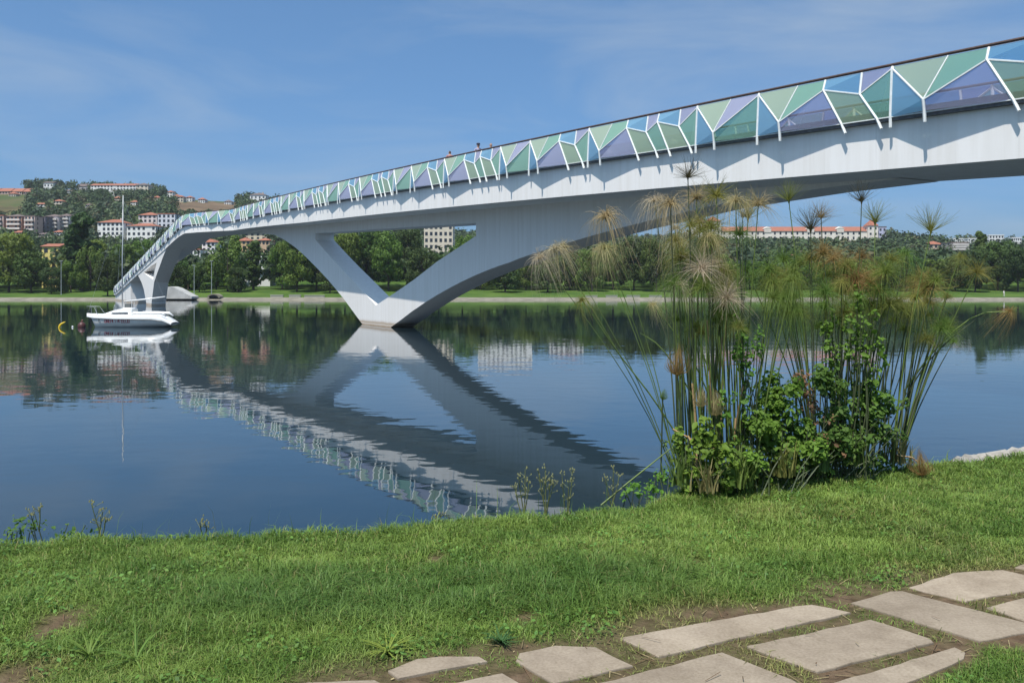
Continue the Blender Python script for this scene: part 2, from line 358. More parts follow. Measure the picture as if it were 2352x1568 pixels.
GX, GY = np.meshgrid(gx, gy); GZm = far_h(GX, GY)
V = np.stack([GX, GY, GZm], -1).reshape(-1, 3); nx = len(gx); idx = np.arange(len(gy) * nx).reshape(len(gy), nx)
Q = np.stack([idx[:-1, :-1], idx[:-1, 1:], idx[1:, 1:], idx[1:, :-1]], -1).reshape(-1, 4)
hb = link('far_bank_terrain', np_mesh('far_bank_terrain', V, Q), hill_mat(), None, True)
tag(hb, 'grassy far bank rising to wooded hills', None, None, 'structure')
# stone quay apron along the far waterline
mb = MB(); xs = np.arange(-420, 421, 7.0); rr = random.Random(3)
prof = []
for x in xs:
    d = rr.uniform(-0.25, 0.25)
    prof += [(x, 223.2 + d, -0.3), (x, 225.3 + d * 0.6, 0.22 + rr.uniform(-.08, .08)), (x, 227.0, 0.46 + rr.uniform(-.05, .05)), (x, 228.8 + d, 0.60)]
n = len(xs); mb.add(prof, [(i * 4 + j, i * 4 + j + 1, i * 4 + j + 5, i * 4 + j + 4) for i in range(n - 1) for j in range(3)])
tag(mb.build('far_quay', M['quay'], None, True), 'pale stone apron along the far waterline', None, None, 'structure')

# ------------------------------------------------------------------ near bank ground
def soil_mat():
    m = mat('bank_soil', (0.150, 0.104, 0.066), 0.95, nscale=14, color2=(0.082, 0.055, 0.034), spec=0.1, bump=1.0, bscale=45)
    t = m.node_tree; b = t.nodes['Principled BSDF']; r = [n for n in t.nodes if n.type == 'VALTORGB'][0]
    a = t.nodes.new('ShaderNodeAttribute'); a.attribute_name = 'tint'
    tcn = [n for n in t.nodes if n.type == 'TEX_COORD'][0]
    n = t.nodes.new('ShaderNodeTexNoise'); n.inputs['Scale'].default_value = 9; n.inputs['Detail'].default_value = 5; t.links.new(tcn.outputs['Object'], n.inputs['Vector'])
    r2 = t.nodes.new('ShaderNodeValToRGB'); r2.color_ramp.elements[0].color = (0.035, 0.055, 0.012, 1); r2.color_ramp.elements[1].color = (0.075, 0.10, 0.025, 1)
    t.links.new(n.outputs['Fac'], r2.inputs[0])
    mxn = t.nodes.new('ShaderNodeMix'); mxn.data_type = 'RGBA'
    t.links.new(a.outputs['Fac'], mxn.inputs['Factor']); t.links.new(r.outputs[0], mxn.inputs['A']); t.links.new(r2.outputs[0], mxn.inputs['B'])
    t.links.new(mxn.outputs['Result'], b.inputs['Base Color'])
    return m

# paving slabs traced on the ground (2520-wide photo pixels), laid as stones of a path
SLABS = [
 [(1526,1572),(1647,1550),(1800,1523),(1955,1494),(1999,1490),(2094,1509),(1621,1618)],
 [(1838,1592),(2142,1527),(2289,1574),(2298,1583),(2012,1655)],
 [(2094,1485),(2190,1457),(2220,1456),(2400,1502),(2555,1543),(2540,1556),(2411,1579)],
 [(2237,1446),(2346,1410),(2467,1403),(2570,1424),(2550,1450),(2376,1481)],
 [(2428,1496),(2560,1464),(2680,1450),(2720,1520),(2560,1541)],
 [(2497,1397),(2540,1380),(2640,1362),(2700,1392),(2600,1415)],
 [(1777,1607),(1900,1655),(2000,1697),(1720,1800),(1410,1699)],
 [(1990,1701),(2059,1680),(2350,1594),(2376,1607),(2372,1622),(2237,1680),(2090,1738)],
 [(1269,1628),(1278,1609),(1366,1590),(1466,1594),(1558,1640),(1362,1683)],
 [(955,1653),(1026,1624),(1083,1618),(1179,1618),(1200,1630),(980,1672)],
 [(1120,1684),(1236,1659),(1330,1712),(1180,1760)],
 [(690,1692),(760,1680),(922,1675),(975,1700),(770,1760)],
 [(2600,1566),(2760,1530),(2900,1566),(2720,1616)], [(2670,1436),(2800,1402),(2960,1428),(2790,1478)], [(2760,1340),(2900,1310),(3040,1338),(2880,1374)], [(2850,1498),(3000,1455),(3160,1488),(2980,1543)],
 [(2960,1392),(3090,1360),(3260,1384),(3120,1428)],
]
def gpt(sx, sy, z=GZ):                 # photo pixel (2520-wide) on the ground plane
    x, y = sx / 1.0714286, sy / 1.0714286
    Y = (CZ - z) * F / (y - HY); return ((x - CX) * Y / F, Y)
SL = [[gpt(*p) for p in s] for s in SLABS]
def inside(X, Y, poly):
    r = np.zeros(X.shape, bool); n = len(poly); j = n - 1
    for i in range(n):
        xi, yi = poly[i]; xj, yj = poly[j]
        c = ((yi > Y) != (yj > Y)) & (X < (xj - xi) * (Y - yi) / (yj - yi + 1e-12) + xi)
        r ^= c; j = i
    return r
def vnoise(X, Y, s, seed=0):
    """smooth value noise in 0..1"""
    g = np.random.default_rng(seed).random((64, 64))
    x = X * s + 1000; y = Y * s + 1000; xi = np.floor(x).astype(int); yi = np.floor(y).astype(int); fx = x - xi; fy = y - yi
    fx = fx * fx * (3 - 2 * fx); fy = fy * fy * (3 - 2 * fy)
    a = g[xi % 64, yi % 64]; b = g[(xi + 1) % 64, yi % 64]; c = g[xi % 64, (yi + 1) % 64]; d = g[(xi + 1) % 64, (yi + 1) % 64]
    return (a * (1 - fx) + b * fx) * (1 - fy) + (c * (1 - fx) + d * fx) * fy
PATH_EDGE = [gpt(*p) for p in ((300, 1900), (700, 1725), (950, 1640), (1260, 1590), (1520, 1552), (1950, 1478), (2220, 1430), (2330, 1396), (2520, 1376), (2900, 1292), (3500, 1230))]
PEX = [p[0] for p in PATH_EDGE]; PEY = [p[1] for p in PATH_EDGE]
PATH_LOW = [gpt(*p) for p in ((300, 2000), (1900, 1830), (2237, 1690), (2385, 1622), (2440, 1590), (2560, 1600), (2900, 1640), (3300, 1560), (3700, 1460))]
PLX = [p[0] for p in PATH_LOW]; PLY = [p[1] for p in PATH_LOW]
def grass_cover(X, Y):
    """0 bare soil .. 1 dense grass"""
    up = Y - np.interp(X, PEX, PEY); lo = np.interp(X, PLX, PLY) - Y
    n1_ = vnoise(X, Y, 2.3, 1); n2_ = vnoise(X, Y, 6.5, 2)
    c = np.clip((up + 0.06 + (n1_ - 0.5) * 0.42) / 0.34, 0, 1)
    c = np.maximum(c, np.clip((lo + 0.03 + (n2_ - .5) * 0.1) / 0.1, 0, 1))
    c = np.maximum(c, 0.22 * np.clip((n2_ - 0.42) * 6, 0, 1))
    for (sx, sy, r) in ((150, 1540, 0.14), (112, 1560, 0.10), (10, 1678, 0.17), (1075, 1378, 0.07), (1720, 1385, 0.05), (2000, 1183, 0.08), (1290, 1520, 0.08)):
        qx, qy = gpt(sx, sy); d = np.hypot(X - qx, (Y - qy) * 0.8) / r
        c = c * np.clip(d - 0.35 + (n2_ - 0.5) * 0.8, 0.03, 1)
    return np.clip(c, 0, 1)
xs = np.concatenate([np.linspace(-60, -7, 28), np.linspace(-6.5, 6.5, 150), np.linspace(7, 60, 28)])
vs_ = []; cols = []
DS = np.concatenate([np.array([-45, -30, -20, -14, -10]), np.linspace(-8, -1.2, 70), np.linspace(-1.1, 1.0, 36), np.array([1.3, 2.0, 3.5])])
Xg, Dg = np.meshgrid(xs, DS); Yg = np.interp(Xg, EX, EY) + Dg
Zg = near_h(Xg, Yg); cg = grass_cover(Xg, Yg) ** 0.7
idx = np.arange(Xg.size).reshape(Xg.shape)
Q = np.stack([idx[:-1, :-1], idx[:-1, 1:], idx[1:, 1:], idx[1:, :-1]], -1).reshape(-1, 4)
nb = link('near_bank_ground', np_mesh('near_bank_ground', np.stack([Xg, Yg, Zg], -1).reshape(-1, 3), Q, np.repeat(cg.reshape(-1, 1), 3, 1)), soil_mat(), None, True)
tag(nb, 'grassy near bank with bare brown soil round the paving stones', None, None, 'structure')

# stone path: slabs with worn, uneven edges
path = empty('path', (*SL[8][0], GZ)); tag(path, 'path of pale stone slabs set in brown soil', None, None, 'structure')
rs = random.Random(5)
for k, poly in enumerate(SL):
    pts = []
    n = len(poly)
    for i in range(n):
        a = Vector((*poly[i], 0)); b = Vector((*poly[(i + 1) % n], 0)); L = (b - a).length; m_ = max(1, int(L / 0.09)); nor = Vector((-(b - a).y, (b - a).x, 0)).normalized()
        for j in range(m_):
            u = j / m_; p = a.lerp(b, u)
            if j: p += nor * rs.uniform(-0.007, 0.006)
            pts.append(p)
    cen = sum(pts, Vector()) / len(pts); zt_ = GZ + 0.005 + rs.uniform(-0.002, 0.003)
    bm = bmesh.new()
    rings = []
    for s_, z_ in ((1.0, GZ - 0.05), (1.0, zt_ - 0.004), (0.992, zt_)):
        rings.append([bm.verts.new((cen.x + (p.x - cen.x) * s_, cen.y + (p.y - cen.y) * s_, z_)) for p in pts])
    N_ = len(pts)
    for a_, b_ in ((0, 1), (1, 2)):
        for i in range(N_): bm.faces.new((rings[a_][i], rings[a_][(i + 1) % N_], rings[b_][(i + 1) % N_], rings[b_][i]))
    bm.faces.new(rings[2]); bmesh.ops.recalc_face_normals(bm, faces=bm.faces)
    me = bpy.data.meshes.new('stone_slab'); bm.to_mesh(me); bm.free()
    o = link('stone_slab', me, M['stone'], path); o.matrix_parent_inverse = Matrix.Translation(-path.location)

# ------------------------------------------------------------------ footbridge
UX, UY = -0.4806, 0.8770               # along the bridge, away from the near bank
NX, NY = 0.8770, 0.4806                # across, to the right
KF = 49050.0; X0 = KF / F
def bp_(s, t, z): return Vector((X0 + UX * s + NX * t, UY * s + NY * t, z))
def s_of(sx, t=0.0):                   # 2520-wide photo x on the bridge line at cross offset t
    x = sx / 1.0714286; Y = (KF + 2280.7 * t) / (x - 80.0); return (Y - NY * t) / UY
def sz(sx, sy, t=0.0):
    s = s_of(sx, t); Y = UY * s + NY * t; return s, CZ + (HY - sy / 1.0714286) * Y / F
# deck edge line height along s (near half traced, far half a ramp)
near_pts = sorted(sz(*p) for p in ((2520,250),(2300,273.5),(2167,293),(1940,326),(1772,350),(1600,373),(1446,401),(1256,428),(1106,453),(942,476.5),(778.6,499),(700,520),(620,534)))
ns = np.array([p[0] for p in near_pts]); nz = np.array([p[1] for p in near_pts])
pf = np.polyfit(ns, nz, 2)
far_pts = [sz(*p, -4.0) for p in ((455,547),(419,585),(363,641.5),(307,695))]
ZS = np.arange(0, 250, 1.0)
zz = np.where(ZS < 118, np.polyval(pf, ZS), 0)
fs_ = np.array([p[0] for p in far_pts]); fz_ = np.array([p[1] for p in far_pts]); ffit = np.polyfit(fs_, fz_, 1)
zz = np.where(ZS >= 118, np.minimum(np.polyval(pf, 118) + (ZS - 118) * 0.012, np.polyval(ffit, ZS)), zz)
ker = np.ones(13) / 13; zs_ = np.convolve(np.pad(zz, 6, mode='edge'), ker, mode='valid')
zs_[:8] = zz[:8]
def zt(s): return float(np.interp(s, ZS, zs_))
def fdep(s): return interp(s, [0, 90, 125, 136, 150, 240], [1.46, 1.42, 1.1, 1.05, 1.0, 0.8])
S_END = s_of(303, -4.0) + 26
SA, SB = 122.5, 134.3; SC, SD = 129.0, 141.0
def Lt(s): return interp(s, [SA, SB], [0, -4.0])
def Rt(s): return interp(s, [SC, SD], [4.4, 0.4])
S_START = 2.0
stations = sorted(set(list(np.arange(S_START, S_END, 3.0)) + [SA, SB, SC, SD, S_END]))
bridge = empty('footbridge', bp_(76.6, 3.2, 0))
tag(bridge, 'long white concrete footbridge with coloured glass balustrade crossing the river', 'bridge')
BI = Matrix.Translation(-bridge.location)
def bchild(o): o.matrix_parent_inverse = BI; return o

def loft(sections):
    k = len(sections[0]); mb = MB(); v = [p for s in sections for p in s]
    f = [(i * k + j, i * k + (j + 1) % k, (i + 1) * k + (j + 1) % k, (i + 1) * k + j) for i in range(len(sections) - 1) for j in range(k)]
    f += [tuple(range(k)), tuple(range((len(sections) - 1) * k, len(sections) * k))]
    return mb.add(v, f)
E_ = 0.18
girder = loft([[bp_(s, Lt(s), zt(s) - 0.10), bp_(s, Rt(s), zt(s) - 0.10), bp_(s, Rt(s), zt(s) - fdep(s)), bp_(s, Lt(s), zt(s) - fdep(s))] for s in stations])
bchild(girder.build('girder', M['concrete'], bridge))
slab = loft([[bp_(s, Lt(s) - E_, zt(s)), bp_(s, Rt(s) + E_, zt(s)), bp_(s, Rt(s) + E_, zt(s) - 0.097), bp_(s, Lt(s) - E_, zt(s) - 0.097)] for s in stations])
bchild(slab.build('deck_slab', M['darksteel'], bridge))
walk = loft([[bp_(s, Lt(s) + 0.25, zt(s) + 0.28), bp_(s, Rt(s) - 0.25, zt(s) + 0.28), bp_(s, Rt(s) - 0.25, zt(s) + 0.004), bp_(s, Lt(s) + 0.25, zt(s) + 0.004)] for s in stations])
bchild(walk.build('walkway', M['deckwood'], bridge))

def arch_part(outer, holes, t0, t1, name, m):
    """a web cut to an outline in (along, height) and given its real width across"""
    loops = [[Vector((a, b, 0)) for a, b in lp] for lp in [outer] + holes]
    tri = tessellate_polygon(loops); flat = [p for lp in loops for p in lp]; n = len(flat)
    mb = MB(); v = [bp_(p.x, t0, p.y) for p in flat] + [bp_(p.x, t1, p.y) for p in flat]
    f = [tuple(t) for t in tri] + [tuple(i + n for i in reversed(t)) for t in tri]
    o = 0
    for lp in loops:
        k = len(lp); f += [(o + i, o + (i + 1) % k, n + o + (i + 1) % k, n + o + i) for i in range(k)]; o += k
    mb.add(v, f); return bchild(mb.build(name, m, bridge))
def c3(cx, cy): return (600 + .29762 * cx, 420 + .29762 * cy)
def c4(cx, cy): return (1000 + .29762 * cx, 300 + .29762 * cy)
W0, W1 = 2.5, 4.36
right_low = [sz(*c3(*p), W0) for p in ((1205,1300),(1300,1232),(1390,1163),(1500,1088),(1600,1026),(1700,970),(1800,918),(1900,870),(2000,828),(2100,790),(2200,757))]
right_low += [sz(*c4(*p), W0) for p in ((930,1130),(1200,1040),(1500,950),(1800,868),(2050,808))]
right_low += [(38.8, 6.33), (33.6, 6.47)]
left_out = [sz(*c3(*p), W0) for p in ((985,1275),(820,1050),(700,906),(600,800),(500,700),(420,630),(330,568),(250,530))]
sl = left_out[-1][0]
spine = [(sl + 8, zt(sl + 8) - fdep(sl + 8) - 0.36), (118, zt(118) - fdep(118) - 0.22), (128, zt(128) - fdep(128) - 0.1)]
base = [(right_low[0][0] - 0.7, -1.5), (left_out[0][0] + 0.7, -1.5)]
outer = list(reversed(right_low)) + base + left_out + spine
top = [(s, zt(s) - fdep(s) + 0.05) for s in np.arange(128, 30, -4.0)]
outer = [(30.0, zt(30) - fdep(30) - 0.02)] + outer + top
right_up = [sz(*c3(*p), W0) for p in ((1092,1112),(1170,1062),(1300,975),(1400,905),(1500,828),(1600,750),(1700,684),(1800,618),(1900,552),(1920,540))]
left_in = [sz(*c3(*p), W0) for p in ((1000,1014),(900,908),(800,804),(700,694),(592,570))]
s_l, s_r = left_in[-1][0], right_up[-1][0]
hole = right_up + [(s_r, 7.05), ((s_r + s_l) / 2, 7.72), (s_l, 8.36)] + list(reversed(left_in))
arch_part(outer, [hole], W0, W1, 'pier_arch', M['pier'])

# far half: central arch springing to the second pier, side leg and end wall
T0, T1 = -3.9, -1.6
fl = [sz(*p, T0) for p in ((452,563),(442,571),(430,583),(419,597),(409,613),(400,635),(394,652),(386,674),(379,695))]
fl += [(s_of(373, T0), 0.6), (s_of(372, T0), -1.5), (s_of(362, T0), -1.5), (s_of(359.5, T0), 0.6)]
fl += [sz(*p, T0) for p in ((354,712),(348,694),(341,680),(334,673))]
e0 = fl[-1][0]
fouter = [(136.0, zt(136) - fdep(136) + 0.05)] + [(max(a, 136.2), b) for a, b in fl] + [(s, zt(s) - fdep(s) + 0.05) for s in np.arange(e0 + 1, 136, -4.0)]
tri_h = [sz(*p, T0) for p in ((376.5,688),(381,664),(386,646),(372,655),(354,670),(364,679))]
arch_part(fouter, [tri_h], T0, T1, 'far_pier_arch', M['pier'])
ea, eb = s_of(318, -4.0), S_END - 0.5
mb = MB(); mb.prism([bp_(ea, -3.7, -0.5), bp_(eb, -3.7, -0.5), bp_(eb, -3.7, zt(eb) - fdep(eb) + .05), bp_(ea, -3.7, zt(ea) - fdep(ea) + .05)], Vector((NX, NY, 0)) * 3.8)
bchild(mb.build('end_wall', M['pier'], bridge))

# ---- balustrades: folded coloured glass on bent white posts
def chain(pts):                        # plan polyline -> arc length lookups
    L = [0.0]
    for a, b in zip(pts, pts[1:]): L.append(L[-1] + math.hypot(b[0] - a[0], b[1] - a[1]))
    return np.array(L), np.array(pts)
class Rail:
    def __init__(s, pts, sign):
        s.L, s.P = chain(pts); s.sign = sign
    def pos(s, q, h, out):
        a = float(np.interp(q, s.L, s.P[:, 0])); t = float(np.interp(q, s.L, s.P[:, 1]))
        i = min(max(int(np.searchsorted(s.L, q)) - 1, 0), len(s.P) - 2); d = s.P[i + 1] - s.P[i]; d = d / np.hypot(*d)
        nrm = (-d[1], d[0]) if s.sign < 0 else (d[1], -d[0])       # outward in (s, t)
        # outward must point to -t on the left edge, +t on the right edge
        if nrm[1] * s.sign < 0: nrm = (-nrm[0], -nrm[1])
        z0 = zt(a)
        return bp_(a + nrm[0] * out, t + nrm[1] * out, z0 + h)
PAT = [('W', 5.2), ('V', 3.1), ('W2', 7.12)]
def bays(q0, q1, phase):
    """list of bays covering q0..q1; bay = (type, start)"""
    out = []; q = phase; k = 0
    while q > q0:
        k -= 1; q -= PAT[k % 3][1]
    while q < q1:
        out.append((PAT[k % 3][0], q)); q += PAT[k % 3][1]; k += 1
    return out
def bay_geometry(R, kind, q):
    """returns posts [(pts)], braces [(pts)], panels [(colour, pts)]"""
    H = 1.44; posts = []; braces = []; panels = []
    P = R.pos
    OB = 0.45
    def A(x): return dict(top=P(x, H, 0.10), mid=P(x, H - 0.06, 0.13), bot=P(x, 0.0, 0.205), foot=P(x, -0.30, 0.205))
    def B(x): return dict(pt=P(x, 0.30, OB), bot=P(x, 0.0, 0.41), foot=P(x, -0.30, 0.39))
    def C(x, zm, lean): return dict(top=P(x, H, 0.10), mid=P(x, zm, 0.20), bot=P(x - lean, 0.0, 0.205), foot=P(x - lean - 0.14, -0.30, 0.205))
    def Mt(x): return P(x, H, 0.10)
    def post(n): posts.append([n['top'], n['mid'], n['bot'], n['foot']] if 'mid' in n else [n['pt'], n['bot'], n['foot']])
    def pair(n0, n1, cu, cl):
        panels.append((cu, [n0['top'], n1['top'], n1['mid'], n0['mid']])); panels.append((cl, [n0['mid'], n1['mid'], n1['bot'], n0['bot']]))
        braces.append([n0['mid'], n1['mid']])
    def dip(n0, m, b, a, c_up, c_low):
        # n0 (near node) falls to the low point b and rises again to the next upright a
        panels.append((c_up, [n0['top'], m, b['pt'], n0['mid']])); panels.append((c_low, [n0['mid'], b['pt'], b['bot'], n0['bot']]))
        panels.append(('pale', [m, a['top'], b['pt']])); panels.append(('blue', [b['pt'], a['mid'], a['bot'], b['bot']]))
        braces.append([n0['mid'], b['pt']]); braces.append([b['pt'], a['mid']]); braces.append([b['pt'], m])
    a0 = A(q); post(a0)
    if kind == 'V':
        b = B(q + 1.9); post(b); dip(a0, Mt(q + 1.35), b, A(q + 3.1), 'lav', 'green')
    elif kind == 'W':
        c2, c1 = C(q + 1.05, 0.80, 0.60), C(q + 2.4, 1.12, 0.69); b = B(q + 4.0)
        for n in (c2, c1, b): post(n)
        pair(a0, c2, 'lav', 'green'); pair(c2, c1, 'blue', 'olive'); dip(c1, Mt(q + 3.5), b, A(q + 5.2), 'green', 'lav')
    else:
        c4_, c3_, c2, c1 = C(q + .96, .80, .60), C(q + 2.25, 1.12, .66), C(q + 2.96, .80, .60), C(q + 4.27, 1.12, .69); b = B(q + 5.9)
        for n in (c4_, c3_, c2, c1, b): post(n)
        pair(a0, c4_, 'lav', 'green'); pair(c4_, c3_, 'blue', 'olive'); pair(c3_, c2, 'lav', 'green'); pair(c2, c1, 'blue', 'olive'); dip(c1, Mt(q + 5.4), b, A(q + 7.12), 'green', 'lav')
    return posts, braces, panels
def panel_mb(mb, pts, inset=0.015):
    c = sum(pts, Vector()) / len(pts); pp = [p + (c - p).normalized() * inset for p in pts]
    tris = [pp] if len(pp) == 3 else [[pp[0], pp[1], pp[2]], [pp[0], pp[2], pp[3]]]
    nrm = (pp[1] - pp[0]).cross(pp[2] - pp[0])
    if nrm.length < 1e-6: nrm = Vector((1, 0, 0))
    nrm.normalize(); o = nrm * 0.006
    k = len(pp); v = [p - o for p in pp] + [p + o for p in pp]
    f = ([(0, 1, 2)] if k == 3 else [(0, 1, 2), (0, 2, 3)]); f += [tuple(i + k for i in reversed(t)) for t in f]
    f += [(i, (i + 1) % k, (i + 1) % k + k, i + k) for i in range(k)]
    mb.add(v, f)
left_path = [(S_START, 0), (SA, 0), (SB, -4.0), (S_END, -4.0)]
right_path = [(S_START, 4.4), (SC, 4.4), (SD, 0.4), (S_END, 0.4)]
QN0, QN1 = 22.0 - S_START, 146.0
pc = 0
for side, pathpts, sign in (('left', left_path, -1), ('right', right_path, 1)):
    R = Rail(pathpts, sign); total = float(R.L[-1])
    rail = MB(); qs = list(np.arange(0, total, 2.0)) + [total]
    for h, r_, o_ in ((1.50, 0.045, 0.09),):
        rail.tube([R.pos(q, h, o_) for q in qs], r_, 6)
    rb = bchild(rail.build('balustrade', M['wood'], bridge))
    tag(rb, 'balustrade facing the viewer, dark handrail over folded glass' if side == 'left' else 'rear balustrade on the far side of the deck')
    low = MB(); low.tube([R.pos(q, 0.0, 0.205) for q in qs], 0.022, 5)
    lo = low.build('bottom_rail', M['steel'], rb)
    bulk = {k: MB() for k in GL}; bulk_steel = MB()
    for kind, q in bays(0, total - 7.3, 28.3 - S_START):
        if q < 0.5: continue
        posts, braces, panels = bay_geometry(R, kind, q)
        single = side == 'left' and QN0 - 6 <= q <= QN1
        for p in posts:
            if single:
                o = MB().tube(p, 0.045 if q < 40 else 0.050, 6).build('post', M['steel'], rb)
            else: bulk_steel.tube(p, 0.052, 5)
        for p in braces:
            if single:
                o = MB().tube(p, 0.029 if q < 40 else 0.034, 5).build('brace', M['steel'], rb)
            else: bulk_steel.tube(p, 0.042, 4)
        for c, p in panels:
            if single and pc < 300:
                mb = MB(); panel_mb(mb, p); o = mb.build('glass_panel', GL[c], rb); pc += 1
            else: panel_mb(bulk[c], p)
    if bulk_steel.v:
        o = bulk_steel.build('distant_posts', M['steel'], rb); tag(o, kind='stuff')
        allm = MB(); me_f = []
        for i, (k, b_) in enumerate(bulk.items()):
            n0 = len(allm.f); allm.add(b_.v, b_.f); me_f += [i] * len(b_.f)
        me = bpy.data.meshes.new('distant_glass'); me.from_pydata(allm.v, [], allm.f)
        for k in bulk: me.materials.append(GL[k])
        me.polygons.foreach_set('material_index', np.array(me_f, dtype=np.int32)); me.update()
        o = link('distant_glass', me, None, rb); tag(o, kind='stuff')

# ------------------------------------------------------------------ people
M['skin'] = mat('skin', (0.45, 0.27, 0.19), 0.55); M['hair'] = mat('dark_hair', (0.03, 0.022, 0.018), 0.6)
M['shoe'] = mat('dark_shoe', (0.03, 0.03, 0.03), 0.6)
def person(loc, rz, label, shirt, trousers, arm='down', stride=0.12, h=1.72, cap=None, group=None):
    """one continuous skinned body: joints with radii, then clothed by region"""
    k = h / 1.72
    J = [((0,0,.95),.15,.11),((0,0,1.10),.14,.10),((0,.01,1.28),.165,.11),((0,.01,1.42),.12,.085),((0,.0,1.49),.055,.055),((0,-.01,1.56),.07,.078),((0,-.01,1.66),.078,.09),((0,0,1.725),.05,.06)]
    Ed = [(0,1),(1,2),(2,3),(3,4),(4,5),(5,6),(6,7)]
    def ch(pts, root):
        p = root
        for c, r in pts:
            J.append((c, r, r)); Ed.append((p, len(J) - 1)); p = len(J) - 1
    for s in (-1, 1):
        st = stride * s
        ch([((.10*s,0,.86),.095),((.10*s,-st*.5-.02,.50),.066),((.10*s,-st*.8+.05*(s>0),.28),.055),((.10*s,-st,.08),.042),((.10*s,-st-.12,.045),.038)], 0)
        if arm == 'rail' and s < 0: A = [((.18*s,.01,1.41),.058),((.25*s,-.10,1.18),.045),((.22*s,-.33,1.16),.036),((.21*s,-.42,1.17),.032)]
        elif arm == 'up' and s > 0: A = [((.18*s,.01,1.41),.058),((.26*s,-.14,1.20),.045),((.13*s,-.28,1.36),.036),((.08*s,-.29,1.44),.032)]
        else: A = [((.18*s,.01,1.41),.058),((.235*s,.03+st*.3,1.14),.045),((.235*s,-.05+st*.8,.90),.036),((.23*s,-.09+st,.80),.030)]
        ch(A, 3)
        wst = Vector(A[-1][0]); pv = Vector(A[-2][0]); d = (wst - pv).normalized()
        hi = len(J) - 1
        for f in range(4): ch([(tuple(wst + d * (.07 + .012 * (f in (1, 2))) + Vector((.0, (f - 1.5) * .02, -.006))), .010)], hi)
        ch([(tuple(wst + d * .03 + Vector((-.02 * s, -.045, 0))), .011)], hi)
    me = bpy.data.meshes.new('body'); me.from_pydata([c for c, _, _ in J], Ed, [])
    o = bpy.data.objects.new('body', me); COL.objects.link(o)
    sm = o.modifiers.new('skin', 'SKIN'); sm.use_smooth_shade = True
    for i, (_, rx, ry) in enumerate(J): me.skin_vertices[0].data[i].radius = (rx, ry)
    me.skin_vertices[0].data[0].use_root = True
    o.modifiers.new('sub', 'SUBSURF').levels = 1; o.modifiers['sub'].render_levels = 1
    dg = bpy.context.evaluated_depsgraph_get(); m2 = bpy.data.meshes.new_from_object(o.evaluated_get(dg))
    bpy.data.objects.remove(o)
    for m_ in (M['skin'], shirt, trousers, M['shoe'], M['hair']): m2.materials.append(m_)
    for p in m2.polygons:
        c = p.center; x, y, z = c; r = abs(x)
        if z < .085: i = 3
        elif z < .93 and r < .21: i = 2
        elif z > 1.47: i = 4 if (z > 1.68 or (y > .03 and z > 1.56)) else 0
        elif r > .2 and (z < 1.10 or y < -.18): i = 0
        else: i = 1
        p.material_index = i
    t = empty('person', loc, rz); tag(t, label, 'person', group)
    b = link('body', m2, None, t, True); b.scale = (k, k, k)
    nose = MB().tube([(0, -.085, 1.61), (0, -.112, 1.585), (0, -.09, 1.575)], [.010, .016, .008], 6).build('nose', M['skin'], t); nose.scale = (k, k, k)
    for s in (-1, 1):
        e = MB().tube([(.032 * s, -.086, 1.615), (.032 * s, -.097, 1.615)], .010, 6).build('eye', M['hair'], t); e.scale = (k, k, k)
        e = MB().tube([(.078 * s, .0, 1.62), (.082 * s, .0, 1.59)], .02, 6).build('ear', M['skin'], t); e.scale = (k, k, k)
    if cap:
        hm = MB(); hm.tube([(0, 0, 1.665), (0, 0, 1.70), (0, 0, 1.745), (0, 0, 1.762)], [.105, .108, .085, .03], 10)
        hm.prism([(-.075, -.08, 1.668), (.075, -.08, 1.668), (.05, -.185, 1.655), (-.05, -.185, 1.655)], (0, 0, .014))
        hb_ = hm.build('cap', cap, t, True); hb_.scale = (k, k, k)
    return t
rz_along = math.atan2(UY, UX)          # heading along the bridge
def on_deck(s, t): return bp_(s, t, zt(s) + 0.282)
person(on_deck(s_of(1107, .5), .5), rz_along + math.radians(70), 'person in a dusty pink top and dark trousers leaning at the handrail', mat('pink_top', (0.36, 0.17, 0.17), .8), mat('dark_trousers', (0.03, 0.045, 0.04), .8), 'rail', .05, 1.74)
person(on_deck(s_of(1177, .5), .5), rz_along + math.radians(-95), 'person in a dark cap and lilac shirt walking behind the glass', mat('lilac_shirt', (0.30, 0.30, 0.42), .8), mat('brown_trousers', (0.08, 0.07, 0.035), .8), 'down', .2, 1.78, mat('navy_cap', (0.02, 0.022, 0.05), .7))
person(on_deck(s_of(1208, .6), .6), rz_along + math.radians(-100), 'person in a blue top and tan trousers, nearest the viewer of the pair', mat('blue_top', (0.10, 0.22, 0.36), .8), mat('tan_trousers', (0.30, 0.22, 0.08), .8), 'up', .16, 1.66)

# ------------------------------------------------------------------ sailing boat and buoys
BY = 66.7
def bx_(cx): return (150 + .12755 * cx) / 1.0714286               # crop pixel -> frame x
def bX(cx): return (bx_(cx) - CX) * (BY + 1.0) / F
XB0 = bX(500); XB1 = bX(2205); LB = XB1 - XB0
boat = empty('sailing_boat', ((XB0 + XB1) / 2, BY + 1.0, 0)); tag(boat, 'small white sailing boat with bare mast moored on the river', 'boat')
BO = Vector((XB0, BY + 1.0, 0))
def u2x(u): return XB0 + u * LB - (XB0 + XB1) / 2                 # local x
def hull_section(u):
    """(half beam at rail, rail height, half beam at waterline, keel depth)"""
    hb_ = 1.08 * (math.sin(min(1, u / 0.62) * math.pi / 2) ** 0.75) * (1 - 0.22 * max(0, (u - .62) / .38) ** 2)
    rail = interp(u, [0, .35, .8, .9, 1], [0.98, 0.90, 0.88, 0.72, 0.30])
    return hb_, rail
st = np.linspace(0, 1, 29); secs = []; nseg = 8
